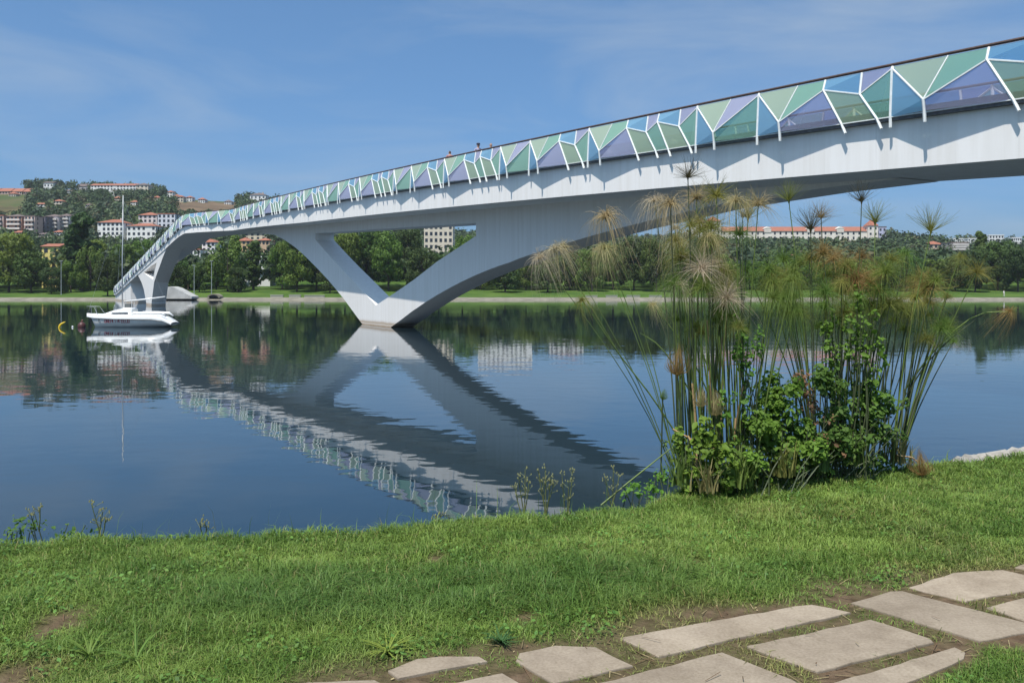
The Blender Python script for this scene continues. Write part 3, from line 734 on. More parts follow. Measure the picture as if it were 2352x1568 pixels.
def hull_pts(u):
    hb_, rail = hull_section(u); rk = 0.42 * max(0, 1 - u / 0.16) ** 1.0
    zb = interp(u, [0, .07, .5, .93, 1], [0.9, -0.12, -0.28, -0.05, 0.18])
    pts = []
    for j in range(nseg + 1):
        v = j / nseg                    # 0 rail .. 1 keel
        z = rail + (zb - rail) * v
        wd = hb_ * (1 - v ** 2.6) ** 0.75 * (1 - 0.10 * (1 - v)) if j else hb_
        x = u2x(u) + (0.40 * v * max(0, 1 - u / .2))
        pts.append((x, wd, z))
    return pts
hull = MB(); v = []; 
for u in st:
    p = hull_pts(u); v += [(x, -y, z) for x, y, z in p] + [(x, y, z) for x, y, z in reversed(p[:-1])]
k = 2 * nseg + 1
f = [(i * k + j, i * k + j + 1, (i + 1) * k + j + 1, (i + 1) * k + j) for i in range(len(st) - 1) for j in range(k - 1)] + [tuple(range((len(st) - 1) * k, len(st) * k))]
hull.add(v, f); ho = hull.build('hull', M['hullgrey'], boat, True)
# white deck moulding: a band above the rub line and the crowned deck
dk = MB(); v = []
for u in st:
    hb_, rail = hull_section(u); x = u2x(u); e = 0.012
    lowz = rail - interp(u, [0, .1, .85, 1], [.20, .26, .26, .12])
    v += [(x - e * (u < .01), -hb_ * 0.965 - e, lowz), (x, -hb_ - e, rail), (x, -hb_ * .82, rail + .05), (x, 0, rail + .09), (x, hb_ * .82, rail + .05), (x, hb_ + e, rail), (x, hb_ * 0.965 + e, lowz)]
dk.add(v, [(i * 7 + j, i * 7 + j + 1, (i + 1) * 7 + j + 1, (i + 1) * 7 + j) for i in range(len(st) - 1) for j in range(6)])
dk.build('deck', M['gel'], boat, True)
rub = MB()
for s in (-1, 1): rub.tube([(u2x(u), s * (hull_section(u)[0] * .965 + .02), hull_section(u)[1] - interp(u, [0, .1, .85, 1], [.20, .27, .27, .12])) for u in st], 0.017, 5)
rub.build('rub_rail', M['black'], boat)
def cu(cx): return (cx - 500) / 1705.0
cab = MB(); cst = [(cu(780), .93, .30), (cu(900), 1.08, .42), (cu(1050), 1.28, .52), (cu(1200), 1.42, .56), (cu(1260), 1.50, .57), (cu(1400), 1.50, .56), (cu(1425), 1.40, .55)]
v = []
for u, z, wd in cst: v += [(u2x(u), -wd - .08, .90), (u2x(u), -wd, z - .06), (u2x(u), -wd * .7, z), (u2x(u), wd * .7, z), (u2x(u), wd, z - .06), (u2x(u), wd + .08, .90)]
cab.add(v, [(i * 6 + j, i * 6 + j + 1, (i + 1) * 6 + j + 1, (i + 1) * 6 + j) for i in range(len(cst) - 1) for j in range(5)] + [tuple(range(6)), tuple(range((len(cst) - 1) * 6, len(cst) * 6))])
co = cab.build('cabin', M['gel'], boat)
for s in (-1, 1):
    wb = MB(); zc = 1.06
    wb.prism([(u2x(cu(1030)), s * .625, zc - .03), (u2x(cu(1060)), s * .62, zc + .06), (u2x(cu(1360)), s * .635, zc + .08), (u2x(cu(1360)), s * .65, zc - .05)], (0, s * .012, 0)); wb.build('window', M['winglass'], co)
cp = MB()      # cockpit coamings
for s in (-1, 1):
    q = [(u2x(cu(c)), s * w_, z) for c, w_, z in ((1430, .80, 1.0), (1500, .82, 1.10), (1800, .80, 1.10), (2020, .74, 1.06), (2100, .70, .84))]
    cp.tube(q, [.05, .10, .10, .09, .05], 8)
cp.build('coaming', M['gel'], boat, True)
mx0 = u2x(cu(1185)); MT = CZ + (HY - 449) * (BY + 1) / F
mast = MB().tube([(mx0, 0, 1.40), (mx0 + .0, 0, 5.0), (mx0 + .06, 0, MT)], [.052, .048, .034], 8).build('mast', M['alu'], boat, True)
MB().tube([(u2x(cu(1225)), 0, 1.98), (u2x(cu(1600)), 0, 2.14), (u2x(cu(2010)), 0, 2.34)], [.05, .055, .05], 8).build('boom', M['gel'], boat, True)
fr = MB()
for c in (1225, 1390): fr.tube([(u2x(cu(c)), -.2, 1.46), (u2x(cu(c)), -.2, 1.98), (u2x(cu(c)), .2, 1.98), (u2x(cu(c)), .2, 1.46)], .022, 5)
fr.build('boom_crutch', M['gel'], boat)
MB().box((u2x(cu(1255)), -.24, 1.49), (u2x(cu(1365)), .24, 1.80)).build('companionway_hood', mat('grey_canvas', (0.12, 0.13, 0.13), .8), boat)
pp = MB()
for s in (-1, 1):
    pp.tube([(u2x(cu(500)), 0, 1.60), (u2x(cu(600)), s * .34, 1.60), (u2x(cu(690)), s * .48, 1.58), (u2x(cu(785)), s * .62, .96)], .016, 5)
    pp.tube([(u2x(cu(520)), 0, .98), (u2x(cu(500)), 0, 1.60)], .016, 5); pp.tube([(u2x(cu(640)), s * .42, .96), (u2x(cu(625)), s * .38, 1.60)], .014, 5)
pp.build('pulpit', M['alu'], boat)
wires = MB()
for q in ((u2x(0.01), 0, 1.0), (u2x(.98), 0, .5), (mx0 - .1, .9, .95), (mx0 - .1, -.9, .95)): wires.tube([q, (mx0 + .05, 0, MT - .3)], .006, 4)
wires.build('rigging', M['alu'], boat)
# worn red lettering and a small dark emblem on the hull side
lt = MB(); rl = random.Random(21)
def side(u, z, e=0.012):
    p = hull_pts(u); zs2 = [q[2] for q in p][::-1]; ys = [q[1] for q in p][::-1]
    return (u2x(u), -float(np.interp(z, zs2, ys)) - e, z)
def bar(u0, z0, u1, z1, wd=.02):
    a, b = Vector(side(u0, z0)), Vector(side(u1, z1)); lt.tube([a, b], wd, 4)
c = 915
while c < 1400:
    wch = rl.uniform(38, 50); u0, u1 = cu(c), cu(c + wch - 12); zb, zh = .37, .60; kind = rl.choice('HENAIO')
    bar(u0, zb, u0, zh)
    if kind in 'HNAO': bar(u1, zb, u1, zh)
    if kind in 'EAO': bar(u0, zh, u1, zh)
    if kind in 'EO': bar(u0, zb, u1, zb)
    if kind in 'HEA': bar(u0, (zb + zh) / 2, u1, (zb + zh) / 2)
    if kind == 'N': bar(u0, zh, u1, zb)
    c += wch
lt.build('lettering', M['red'], boat)
lt = MB(); bar(cu(785), .42, cu(785), .60, .02); bar(cu(785), .60, cu(815), .56, .02); bar(cu(790), .5, cu(825), .42, .02); lt.build('emblem', mat('dark_emblem', (0.10, 0.09, 0.09), .6), boat)
# buoys
rb_ = empty('mooring_buoy', (bX(475), BY + 0.4, 0)); tag(rb_, 'dark red round mooring buoy at the bow of the boat', 'buoy')
MB().tube([(0, 0, -.3), (0, 0, -.15), (0, 0, .05), (0, 0, .25), (0, 0, .38), (0, 0, .42)], [.08, .24, .30, .26, .14, .05], 12).build('float', M['redbuoy'], rb_, True)
MB().tube([(0, 0, .40), (0, 0, .52), (.05, 0, .56), (.1, 0, .52)], .03, 6).build('ring', mat('faded_red', (0.32, 0.13, 0.10), .6), rb_, True)
yb = empty('yellow_buoy', (bX(128), BY - 0.2, 0)); tag(yb, 'tilted yellow marker buoy floating left of the boat', 'buoy')
MB().tube([(-.02, 0, -.15), (0, 0, .05), (.06, 0, .20), (.20, 0, .31), (.40, 0, .42)], [.09, .10, .09, .075, .04], 10).build('float', M['yellow'], yb, True)
MB().tube([(.38, 0, .41), (.46, 0, .45)], .02, 6).build('tip', M['yellow'], yb)
wf = empty('float', (bX(350), BY, 0)); tag(wf, 'tiny white line float between the yellow buoy and the boat', 'float')
MB().tube([(0, 0, -.06), (0, 0, .02), (0, 0, .10), (0, 0, .13)], [.03, .07, .06, .02], 8).build('bobber', M['gel'], wf, True)

# ------------------------------------------------------------------ buildings on the far side
CLEAR = []
WALLM = {}
def wallm(c):
    k = tuple(c)
    if k not in WALLM: WALLM[k] = mat('wall_render_%d' % len(WALLM), k, 0.85, 0.14, 0.35)
    return WALLM[k]
WIN = {}
def win_mesh(w_, h_):
    k = (round(w_, 2), round(h_, 2))
    if k not in WIN:
        me = MB().box((-w_ / 2, -0.05, 0), (w_ / 2, 0.05, h_)).mesh('window'); me.materials.append(M['winglass']); WIN[k] = me
    return WIN[k]
SILL = {}
def building(name, label, x0, x1, ye, yb, color, roof='hip', roofm='roof', roofh=None, floors=3, cols=4, depth=None, Y=None, group=None, cat='building', balcony=False, yaw=0.0, win=(1.2, 1.4), clear=True, base_drop=5.0):
    xm = (x0 + x1) / 2
    if Y is None: Y = on_hill(xm, yb)
    p = px(xm, yb, Y); W_ = (x1 - x0) * Y / F; H_ = (yb - ye) * Y / F; D = depth or min(max(W_ * 0.6, 7), 14)
    gap = p.z - float(far_h(p.x, p.y))
    if base_drop == 1.2 and gap > 0: p.z -= gap
    elif gap > 0: base_drop = gap + 1.5
    t = empty(name, p, yaw); tag(t, label, cat, group)
    MB().box((-W_ / 2, 0, -base_drop), (W_ / 2, D, H_)).build('wall', wallm(color), t)
    rh = roofh * Y / F if roofh else min(W_, D) * 0.22
    o = 0.45; rm = M[roofm]; r = MB()
    if roof == 'hip':
        i = min(W_, D) / 2
        a = [(-W_/2-o, -o, H_ + .003), (W_/2+o, -o, H_ + .003), (W_/2+o, D+o, H_ + .003), (-W_/2-o, D+o, H_ + .003)]
        if W_ >= D: b = [(-W_/2+i*.8, D/2, H_+rh), (W_/2-i*.8, D/2, H_+rh)]; f = [(0,1,5,4),(1,2,5),(2,3,4,5),(3,0,4),(3,2,1,0)]
        else: b = [(0, i*.8, H_+rh), (0, D-i*.8, H_+rh)]; f = [(0,1,4),(1,2,5,4),(2,3,5),(3,0,4,5),(3,2,1,0)]
        r.add(a + b, f); ro = r.build('roof', rm, t)
    elif roof == 'gable':
        r.prism([(-W_/2-o, -o, H_+.003), (-W_/2-o, D+o, H_+.003), (-W_/2-o, D/2, H_+rh)], (W_+2*o, 0, 0)); ro = r.build('roof', rm, t)
    else:
        r.box((-W_/2-.15, -.15, H_+.003), (W_/2+.15, D+.15, H_+.5)); ro = r.build('roof', rm, t)
    if W_ > 12 and roof != 'flat': MB().box((W_*.2, D*.4, H_), (W_*.2+.9, D*.4+.9, H_+rh+.6)).build('chimney', wallm((.5,.42,.36)), ro)
    fh = H_ / max(floors, 1); cw = W_ / max(cols, 1)
    ww, wh = min(win[0], cw * .55), min(win[1], fh * .6)
    me = win_mesh(ww, wh)
    for a in range(floors):
        for c in range(cols):
            if (a * 7 + c * 13 + int(x0)) % 17 == 0: continue
            wo_ = bpy.data.objects.new('window', me); COL.objects.link(wo_); wo_.parent = t
            wo_.location = (-W_/2 + (c + .5) * cw, 0, a * fh + fh * .28)
        if balcony and a > 0:
            MB().box((-W_*.42, -1.2, a * fh + .05), (W_*.42, -.003, a * fh + .95)).build('balcony', wallm((.62,.58,.54) if balcony is True else balcony), t)
    # gable-end windows on the side that shows
    sx = 1 if xm < CX else -1
    for a in range(floors):
        for c in range(max(1, int(D / 5))):
            wo_ = bpy.data.objects.new('window', me); COL.objects.link(wo_); wo_.parent = t
            wo_.location = (sx * W_/2, (c + .5) * D / max(1, int(D / 5)), a * fh + fh * .28); wo_.rotation_euler = (0, 0, math.pi / 2)
    if clear: CLEAR.append((x0, x1, ye, yb, Y))
    return t
cream, white, pink, grey, ochre, brick = (.62,.55,.44), (.78,.77,.74), (.58,.42,.36), (.46,.46,.48), (.60,.42,.22), (.40,.24,.18)
B = building
for k_, (x0, x1, rf) in enumerate(((-44, -6, 'roof'), (-2, 24, 'roof'), (28, 50, 'roof'), (54, 74, 'roof'), (78, 97, 'roofdark'))):
    B('house', 'red-roofed hilltop house in the far left row, ' + ['cut by the picture edge', 'first whole one', 'second one', 'third one', 'last one with darker roof'][k_], x0, x1, 425, 432, (.5,.36,.3) if k_ % 2 else (.58,.5,.42), 'gable', rf, 9, 1, 4, 11, group='far left hilltop row', base_drop=1.2)
B('house', 'white hilltop house under a dark roof beside the red terrace', 100, 122, 420, 431, white, 'gable', 'roofdark', 4, 1, 3, 8)
B('house', 'grey house with pale roof left of the long white hilltop building', 176, 204, 428, 438, (.5,.48,.48), 'gable', 'roofdark', 7, 1, 3, 9)
B('school_building', 'long white hilltop building with red roof', 208, 312, 426, 438, white, 'gable', 'roof', 6, 2, 14, 12)
B('house', 'cream end block of the long hilltop building with dark roof', 313, 340, 425, 440, cream, 'hip', 'roofdark', 6, 2, 3, 12)
for q, lab in (((384, 396, 441, 453), 'white house low on the hill right of the mast, leftmost of the scattered four'), ((398, 413, 433, 443), 'white house topmost of the scattered hill houses'), ((407, 421, 452, 464), 'cream narrow house lowest of the scattered hill houses'), ((428, 441, 438, 448), 'pale house rightmost of the scattered hill houses')):
    B('house', lab, *q, cream if 'cream' in lab else white, 'hip', 'roof', 4, 2, 2, 7, group='scattered hill houses', base_drop=1.2)
B('house', 'white hilltop house with wide dark roof above the middle of the bridge', 574, 610, 448, 458, white, 'hip', 'roofdark', 6, 1, 4, 10)
B('house', 'cream farmhouse on the terraced slope', 121, 143, 462, 475, cream, 'hip', 'roof', 5, 2, 3, 8)
B('house', 'low white farm building left of the cream farmhouse', 84, 108, 469, 475, white, 'gable', 'roof', 4, 1, 3, 6)
G = 'apartment blocks on the left slope'
B('apartment_block', 'pinkish apartment block at the far left edge', -34, 8, 496, 536, pink, 'flat', 'roof', None, 4, 4, 11, group=G, balcony=True)
B('apartment_block', 'apartment block with white striped balconies on the left slope', 14, 50, 497, 537, brick, 'hip', 'roofdark', 6, 4, 4, 11, group=G, balcony=(.72,.66,.62))
B('apartment_block', 'salmon pink apartment block right of the striped one', 56, 80, 497, 540, pink, 'flat', 'roofdark', None, 4, 3, 11, group=G, balcony=True)
B('apartment_block', 'dark grey apartment block between pink and white blocks', 85, 104, 499, 536, (.16,.15,.18), 'flat', 'roofdark', None, 4, 2, 11, group=G)
B('apartment_block', 'white and pink apartment block left of the poplar top', 106, 134, 497, 532, (.66,.56,.56), 'hip', 'roofdark', 6, 4, 3, 11, group=G, balcony=True)
B('apartment_block', 'grey apartment block with dark roof left of the poplar', 137, 160, 496, 530, grey, 'hip', 'roofdark', 6, 4, 3, 11, group=G, balcony=True)
B('apartment_block', 'whitish apartment block directly behind the poplar', 162, 184, 496, 530, white, 'flat', 'roofdark', None, 4, 3, 11, group=G)
G = 'white apartment blocks behind the mast'
B('apartment_block', 'white apartment block under an orange roof just left of the mast', 224, 284, 511, 553, white, 'hip', 'roof', 9, 4, 6, 12, group=G)
B('apartment_block', 'white apartment block with red roof just right of the mast', 291, 358, 519, 556, white, 'hip', 'roof', 8, 3, 6, 12, group=G)
B('apartment_block', 'pale pink apartment block with red roof above the far bridge ramp', 318, 360, 494, 531, (.70,.60,.58), 'hip', 'roof', 8, 4, 4, 12, group=G)
B('apartment_block', 'grey-white apartment block touching the far bridge ramp', 362, 402, 492, 534, (.62,.63,.68), 'flat', 'roof', None, 4, 4, 12, group=G)
B('house', 'small red-roofed house low behind the far bridge ramp', 325, 347, 580, 590, (.5,.36,.3), 'hip', 'roof', 8, 1, 2, 7, Y=330)
B('house', 'white house with red roof under the bridge near the far end', 464, 494, 556, 592, white, 'hip', 'roof', 8, 3, 3, 9, Y=345)
B('house', 'low white house half hidden left of the red-roofed white one', 436, 460, 574, 588, white, 'flat', 'roof', None, 1, 3, 7, Y=338)
B('house', 'ochre house among trees under the bridge, left one', 545, 575, 553, 584, ochre, 'hip', 'roof', 8, 3, 3, 9, Y=372)
B('house', 'tan tall house under the bridge, right of the ochre one', 592, 619, 552, 590, (.58,.40,.26), 'hip', 'roof', 6, 3, 3, 9, Y=368)
B('villa', 'modern white villa with wide dark openings under the bridge', 562, 620, 592, 648, (.74,.74,.74), 'flat', 'white', None, 2, 3, 9, Y=300, balcony=(.74,.74,.74), win=(2.6, 2.2))
B('house', 'pale upper house just below the deck left of the pier', 560, 612, 536, 551, (.66,.56,.42), 'gable', 'roof', 6, 2, 4, 9, Y=430)
B('house', 'tall yellow house between trees on the left bank', 96, 134, 566, 645, (.72,.60,.20), 'gable', 'roof', 8, 4, 2, 9, Y=282)
B('apartment_block', 'cream apartment tower seen through the pier opening', 974, 1040, 500, 590, (.66,.58,.46), 'flat', 'roofdark', None, 6, 6, 12, Y=345)
B('apartment_block', 'long white building behind the right pier leg', 1098, 1222, 508, 556, white, 'flat', 'roof', None, 3, 12, 12, Y=470)
B('apartment_block', 'white building behind the arch right of the long white one', 1262, 1340, 536, 566, white, 'hip', 'roof', 6, 3, 7, 12, Y=470)
# convent on the right ridge
YM = 545.0
cv = B('convent', 'long white convent with red roof on the right ridge', 1657, 1993, 531, 553, (.74,.68,.60), 'gable', 'roof', 12, 2, 26, 14, Y=YM, win=(1.1, 2.0))
for xx in (1763, 1862, 1930):
    q = px(xx, 531, YM) - cv.location; MB().box((q.x - 2.2, -.35, q.z - .8), (q.x + 2.2, 4.0, q.z + 1.5)).prism([(q.x - 2.5, -.5, q.z + 1.503), (q.x + 2.5, -.5, q.z + 1.503), (q.x, -.5, q.z + 3.0)], (0, 4.4, 0)).build('dormer', wallm((.74,.68,.60)), cv)
B('tower', 'square corner tower with red pyramid roof at the right end of the convent', 1994, 2017, 518, 556, (.74,.68,.60), 'hip', 'roof', 14, 3, 2, 7, Y=YM - 2, cat='tower')
B('tower', 'square corner tower with red roof at the left end of the convent', 1624, 1656, 508, 556, (.74,.68,.60), 'hip', 'roof', 12, 3, 3, 9, Y=YM - 2, cat='tower')
B('chapel', 'chapel with dark grey roof left of the convent tower', 1590, 1623, 512, 556, (.72,.68,.62), 'hip', 'roofdark', 24, 3, 3, 9, Y=YM - 1)
B('house', 'lilac-grey block right of the convent tower', 2018, 2036, 522, 556, (.48,.48,.62), 'flat', 'roofdark', None, 3, 2, 8, Y=YM)
B('house', 'small house with orange roof below the middle of the convent', 1756, 1776, 596, 606, white, 'hip', 'roof', 8, 1, 2, 6, Y=380)
B('house', 'low orange-roofed house right of the small one below the convent', 1815, 1845, 590, 600, (.6,.4,.3), 'gable', 'roof', 6, 1, 3, 6, Y=400)
B('house', 'red-roofed house on the right slope', 2134, 2166, 561, 572, (.60,.46,.36), 'hip', 'roof', 8, 1, 3, 9, Y=470)
B('apartment_block', 'grey-beige flats with balconies half hidden on the right slope', 2184, 2226, 558, 580, (.50,.46,.40), 'flat', 'roofdark', None, 4, 5, 10, Y=440, balcony=True)
for q, lab in (((2190, 2212, 549, 558), 'white block on the right skyline, leftmost of four'), ((2224, 2250, 549, 560), 'white block on the right skyline, second from left'), ((2272, 2306, 541, 556), 'tallest white block on the right skyline'), ((2324, 2346, 547, 562), 'white block on the right skyline, nearest the picture edge')):
    B('apartment_block', lab, *q, white, 'flat', 'white', None, 2, 5, 10, Y=520, group='white blocks on the right skyline')

rh_ = random.Random(12); HN = 0
for (x, y, w_, h_, rf, c_, where) in ((20,452,16,7,'roof',cream,'below the red terrace, leftmost'),(52,446,14,7,'roof',white,'below the red terrace, middle one'),(150,446,15,7,'roofdark',white,'in the woods left of the mast top'),(262,463,14,8,'roof',cream,'in the woods just left of the mast'),(300,472,16,8,'roof',white,'in the woods right of the mast'),(352,462,14,8,'roof',cream,'in the woods below the cream end block'),
        (455,452,15,8,'roof',white,'left above the ochre earth slope'),(515,461,16,8,'roofdark',white,'above the right of the ochre earth slope'),(196,480,15,9,'roofdark',grey,'above the poplar top'),(30,543,20,9,'roof',white,'below the striped block'),(88,548,22,10,'roofdark',cream,'above the yellow house'),(124,542,18,9,'roof',white,'right above the yellow house'),(640,466,20,8,'roof',white,'right of the wide dark-roofed house')):
    B('house', 'small %s hillside house %s' % ({cream: 'cream', white: 'white', pink: 'pink', grey: 'grey'}[c_], where), x, x + w_, y - h_, y, c_, 'hip', rf, 5, 2, 3, 7, group='small hillside houses', base_drop=1.2)
# bare earth patches on the left slope
def patch(x0, x1, y0, y1, color, label):
    nxp, nyp = 14, 5; v = []
    for j in range(nyp):
        for i in range(nxp):
            x = x0 + (x1 - x0) * i / (nxp - 1); y = y1 + (y0 - y1) * j / (nyp - 1) + 2.5 * math.sin(i * 1.7 + x0)
            Y = on_hill(x, y); p = px(x, y, Y); v.append((p.x, p.y, far_h(p.x, p.y) + 0.5))
    mb = MB(); mb.add(v, [(j * nxp + i, j * nxp + i + 1, (j + 1) * nxp + i + 1, (j + 1) * nxp + i) for j in range(nyp - 1) for i in range(nxp - 1)])
    o = mb.build('earth_slope', mat('bare_earth', color, 0.95, 0.35, 0.06, spec=0.1)); tag(o, label, None, None, 'structure'); CLEAR.append((x0 + 6, x1 - 6, y0 + 2, y1 - 1, 900))
patch(400, 545, 466, 488, (0.17, 0.12, 0.075), 'bare ochre earth slope above the far bridge ramp')
patch(-20, 60, 476, 488, (0.12, 0.105, 0.05), 'bare brown terrace above the left apartment blocks')

# ------------------------------------------------------------------ small things on the far bank
def lamp(x, yt, Y, label):
    p = px(x, HY, Y); g = float(far_h(p.x, Y)); h = px(x, yt, Y).z - g
    t = empty('street_lamp', (p.x, Y, g)); tag(t, label, 'lamp post', 'lamp posts on the far bank')
    MB().tube([(0, 0, -.1), (0, 0, .5), (0, 0, h)], [.14, .10, .07], 7).build('pole', M['alu'], t)
    MB().box((-.45, -.15, h), (.45, .15, h + .14)).build('lamp_head', M['alu'], t)
lamp(140.5, 600, 240, 'thin grey lamp post on the lawn below the yellow house'); lamp(486, 600, 238, 'thin grey lamp post below the drooping tree by the culvert'); lamp(446, 610, 244, 'thin grey lamp post right of the white ramp')
t = empty('concrete_ramp', px(400, 682, 222)); tag(t, 'white wedge-shaped concrete ramp beside the far end of the bridge', 'ramp')
W_ = MB().prism([px(a, b, 221.5) - t.location for a, b in ((367, 686), (370, 662), (380, 659), (391, 658), (402, 661), (440, 681), (440, 686))], (0, 5, 0)); W_.build('wing_wall', mat('weathered_concrete', (0.50, 0.49, 0.46), .85, .25, .6), t)
t = empty('culvert', px(490, 684, 225)); tag(t, 'low stone culvert with a dark arched mouth at the far waterline', 'culvert')
R_ = 1.25
ring = MB()
for i in range(10):
    a0, a1 = math.pi * i / 10, math.pi * (i + 1) / 10
    ring.prism([(R_ * 1.0 * math.cos(a0), 0, .62 * R_ * math.sin(a0)), (R_ * 1.35 * math.cos(a0), 0, .85 * R_ * math.sin(a0)), (R_ * 1.35 * math.cos(a1), 0, .85 * R_ * math.sin(a1)), (R_ * 1.0 * math.cos(a1), 0, .62 * R_ * math.sin(a1))], (0, 3.0, 0))
ring.build('arch_ring', M['quay'], t)
MB().prism([(R_ * .985 * math.cos(math.pi * i / 10), .6, .60 * R_ * math.sin(math.pi * i / 10)) for i in range(11)], (0, 1.8, 0)).build('mouth', M['black'], t)  # solid black fill standing for the shade inside the arch
def lowwall(x0, x1, y, Y, h, label):
    a, b = px(x0, y, Y), px(x1, y, Y); t = empty('low_wall', ((a.x + b.x) / 2, Y, float(far_h(a.x, Y)))); tag(t, label, 'wall', 'low walls on the far bank')
    w2 = (b.x - a.x) / 2; MB().box((-w2, 0, -.3), (w2, .6, h)).build('masonry', M['rock'], t); MB().box((-w2 - .08, -.08, h + .002), (w2 + .08, .68, h + .10)).build('coping', wallm((.56,.53,.48)), t)
lowwall(621, 650, 676, 231, .55, 'low white wall segment at the far waterline left of the pier')
lowwall(664, 690, 674, 231, .6, 'short white wall right of the longer one, left of the pier')
lowwall(699, 745, 678, 230.6, .5, 'pale wall along the bank just left of the pier leg')
for k_, (x0, x1) in enumerate(((1345, 1372), (1392, 1418), (1440, 1470), (1492, 1520))):
    lowwall(x0, x1, 677, 231, .42, 'white bench-like wall below the trees right of the arch, ' + ['leftmost of four', 'second of four', 'third of four', 'rightmost of four'][k_])
lowwall(1905, 1990, 672, 234, .5, 'long pale wall seen through the papyrus')
px_ = px(2306, HY, 233); person((px_.x, 233, float(far_h(px_.x, 233))), 0.3, 'small figure in white clothes standing on the far right bank', mat('white_shirt', (.75, .73, .70), .8), mat('pale_trousers', (.6, .58, .54), .8), 'down', .12, 1.75)
# ------------------------------------------------------------------ trees
LM = [leaf_mat('mid_green_leaves', (0.125, 0.195, 0.034)), leaf_mat('dark_green_leaves', (0.084, 0.138, 0.030)), leaf_mat('deep_green_leaves', (0.060, 0.102, 0.027)), leaf_mat('light_green_leaves', (0.14, 0.215, 0.036))]
def crown_mesh(name, shape, seed, n=4600):
    """unit-height tree (height 1): leaf quads over many clumps; returns crown mesh and trunk mesh"""
    rg = np.random.default_rng(seed); C = []; Nn = []; S = []
    clumps = []
    if shape == 'round':
        for i in range(34):
            th = rg.uniform(0, 2 * math.pi); zc = rg.uniform(0.16, 0.90); env = 0.42 * math.sqrt(max(0.05, 1 - ((zc - 0.50) / 0.50) ** 2)); rr_ = env * math.sqrt(rg.uniform(0.05, 1)) * 0.85
            clumps.append((rr_ * math.cos(th), rr_ * math.sin(th), zc, rg.uniform(0.085, 0.15)))
    elif shape == 'broad':
        for i in range(30):
            th = rg.uniform(0, 2 * math.pi); zc = rg.uniform(0.15, 0.88); env = 0.52 * math.sqrt(max(0.05, 1 - ((zc - 0.50) / 0.50) ** 2)); rr_ = env * math.sqrt(rg.uniform(0.05, 1)) * 0.85
            clumps.append((rr_ * math.cos(th), rr_ * math.sin(th), zc, rg.uniform(0.09, 0.16)))
    elif shape == 'column':
        for i in range(26):
            th = rg.uniform(0, 2 * math.pi); zc = 0.12 + 0.82 * i / 25; env = 0.15 * math.sin(math.pi * min(1, 0.12 + zc * 0.86)) ** 0.6; rr_ = env * math.sqrt(rg.uniform(0, 1)) * 0.75
            clumps.append((rr_ * math.cos(th), rr_ * math.sin(th), zc, rg.uniform(0.05, 0.085)))
    else:               # weeping
        for i in range(24):
            th = rg.uniform(0, 2 * math.pi); zc = rg.uniform(0.12, 0.86); env = 0.36 * (1 - ((zc - 0.45) / 0.62) ** 2); rr_ = env * math.sqrt(rg.uniform(0.1, 1))
            clumps.append((rr_ * math.cos(th), rr_ * math.sin(th), zc, rg.uniform(0.07, 0.12)))
    per = n // len(clumps)
    for (x, y, z, r) in clumps:
        d = rg.normal(size=(per, 3)); d /= np.linalg.norm(d, axis=1, keepdims=True); rad = r * (0.55 + 0.6 * rg.random((per, 1)) ** 0.6)
        p = d * rad * np.array([1, 1, 0.8 if shape != 'weep' else 1.5]) + np.array([x, y, z]); C.append(p); Nn.append(d + rg.normal(size=(per, 3)) * 0.55); S.append(rg.uniform(0.016, 0.036, per))
    V, Q = leaf_quads(np.concatenate(C), np.concatenate(Nn), np.concatenate(S), rg)
    cm = np_mesh(name + '_crown', V, Q)
    mb = MB(); hgt = 0.62 if shape != 'column' else 0.8
    mb.tube([(0, 0, -0.03), (0.005, 0, 0.12), (-0.008, 0.006, 0.32), (0.006, 0, hgt)], [0.026, 0.02, 0.016, 0.006], 7)
    for i, (x, y, z, r) in enumerate(clumps[:9]):
        z0 = max(0.16, z - 0.22); mb.tube([(0, 0, z0), (x * .5, y * .5, (z0 + z) / 2 + .01), (x, y, z)], [0.010, 0.007, 0.003], 5)
    return cm, mb.mesh(name + '_trunk')
VAR = {}
for kname, shape, seeds in (('round', 'round', (1, 2, 3, 4)), ('broad', 'broad', (5, 6, 7)), ('column', 'column', (8, 9)), ('weep', 'weep', (10, 11))):
    VAR[kname] = [crown_mesh(kname + str(i), shape, sd) for i, sd in enumerate(seeds)]
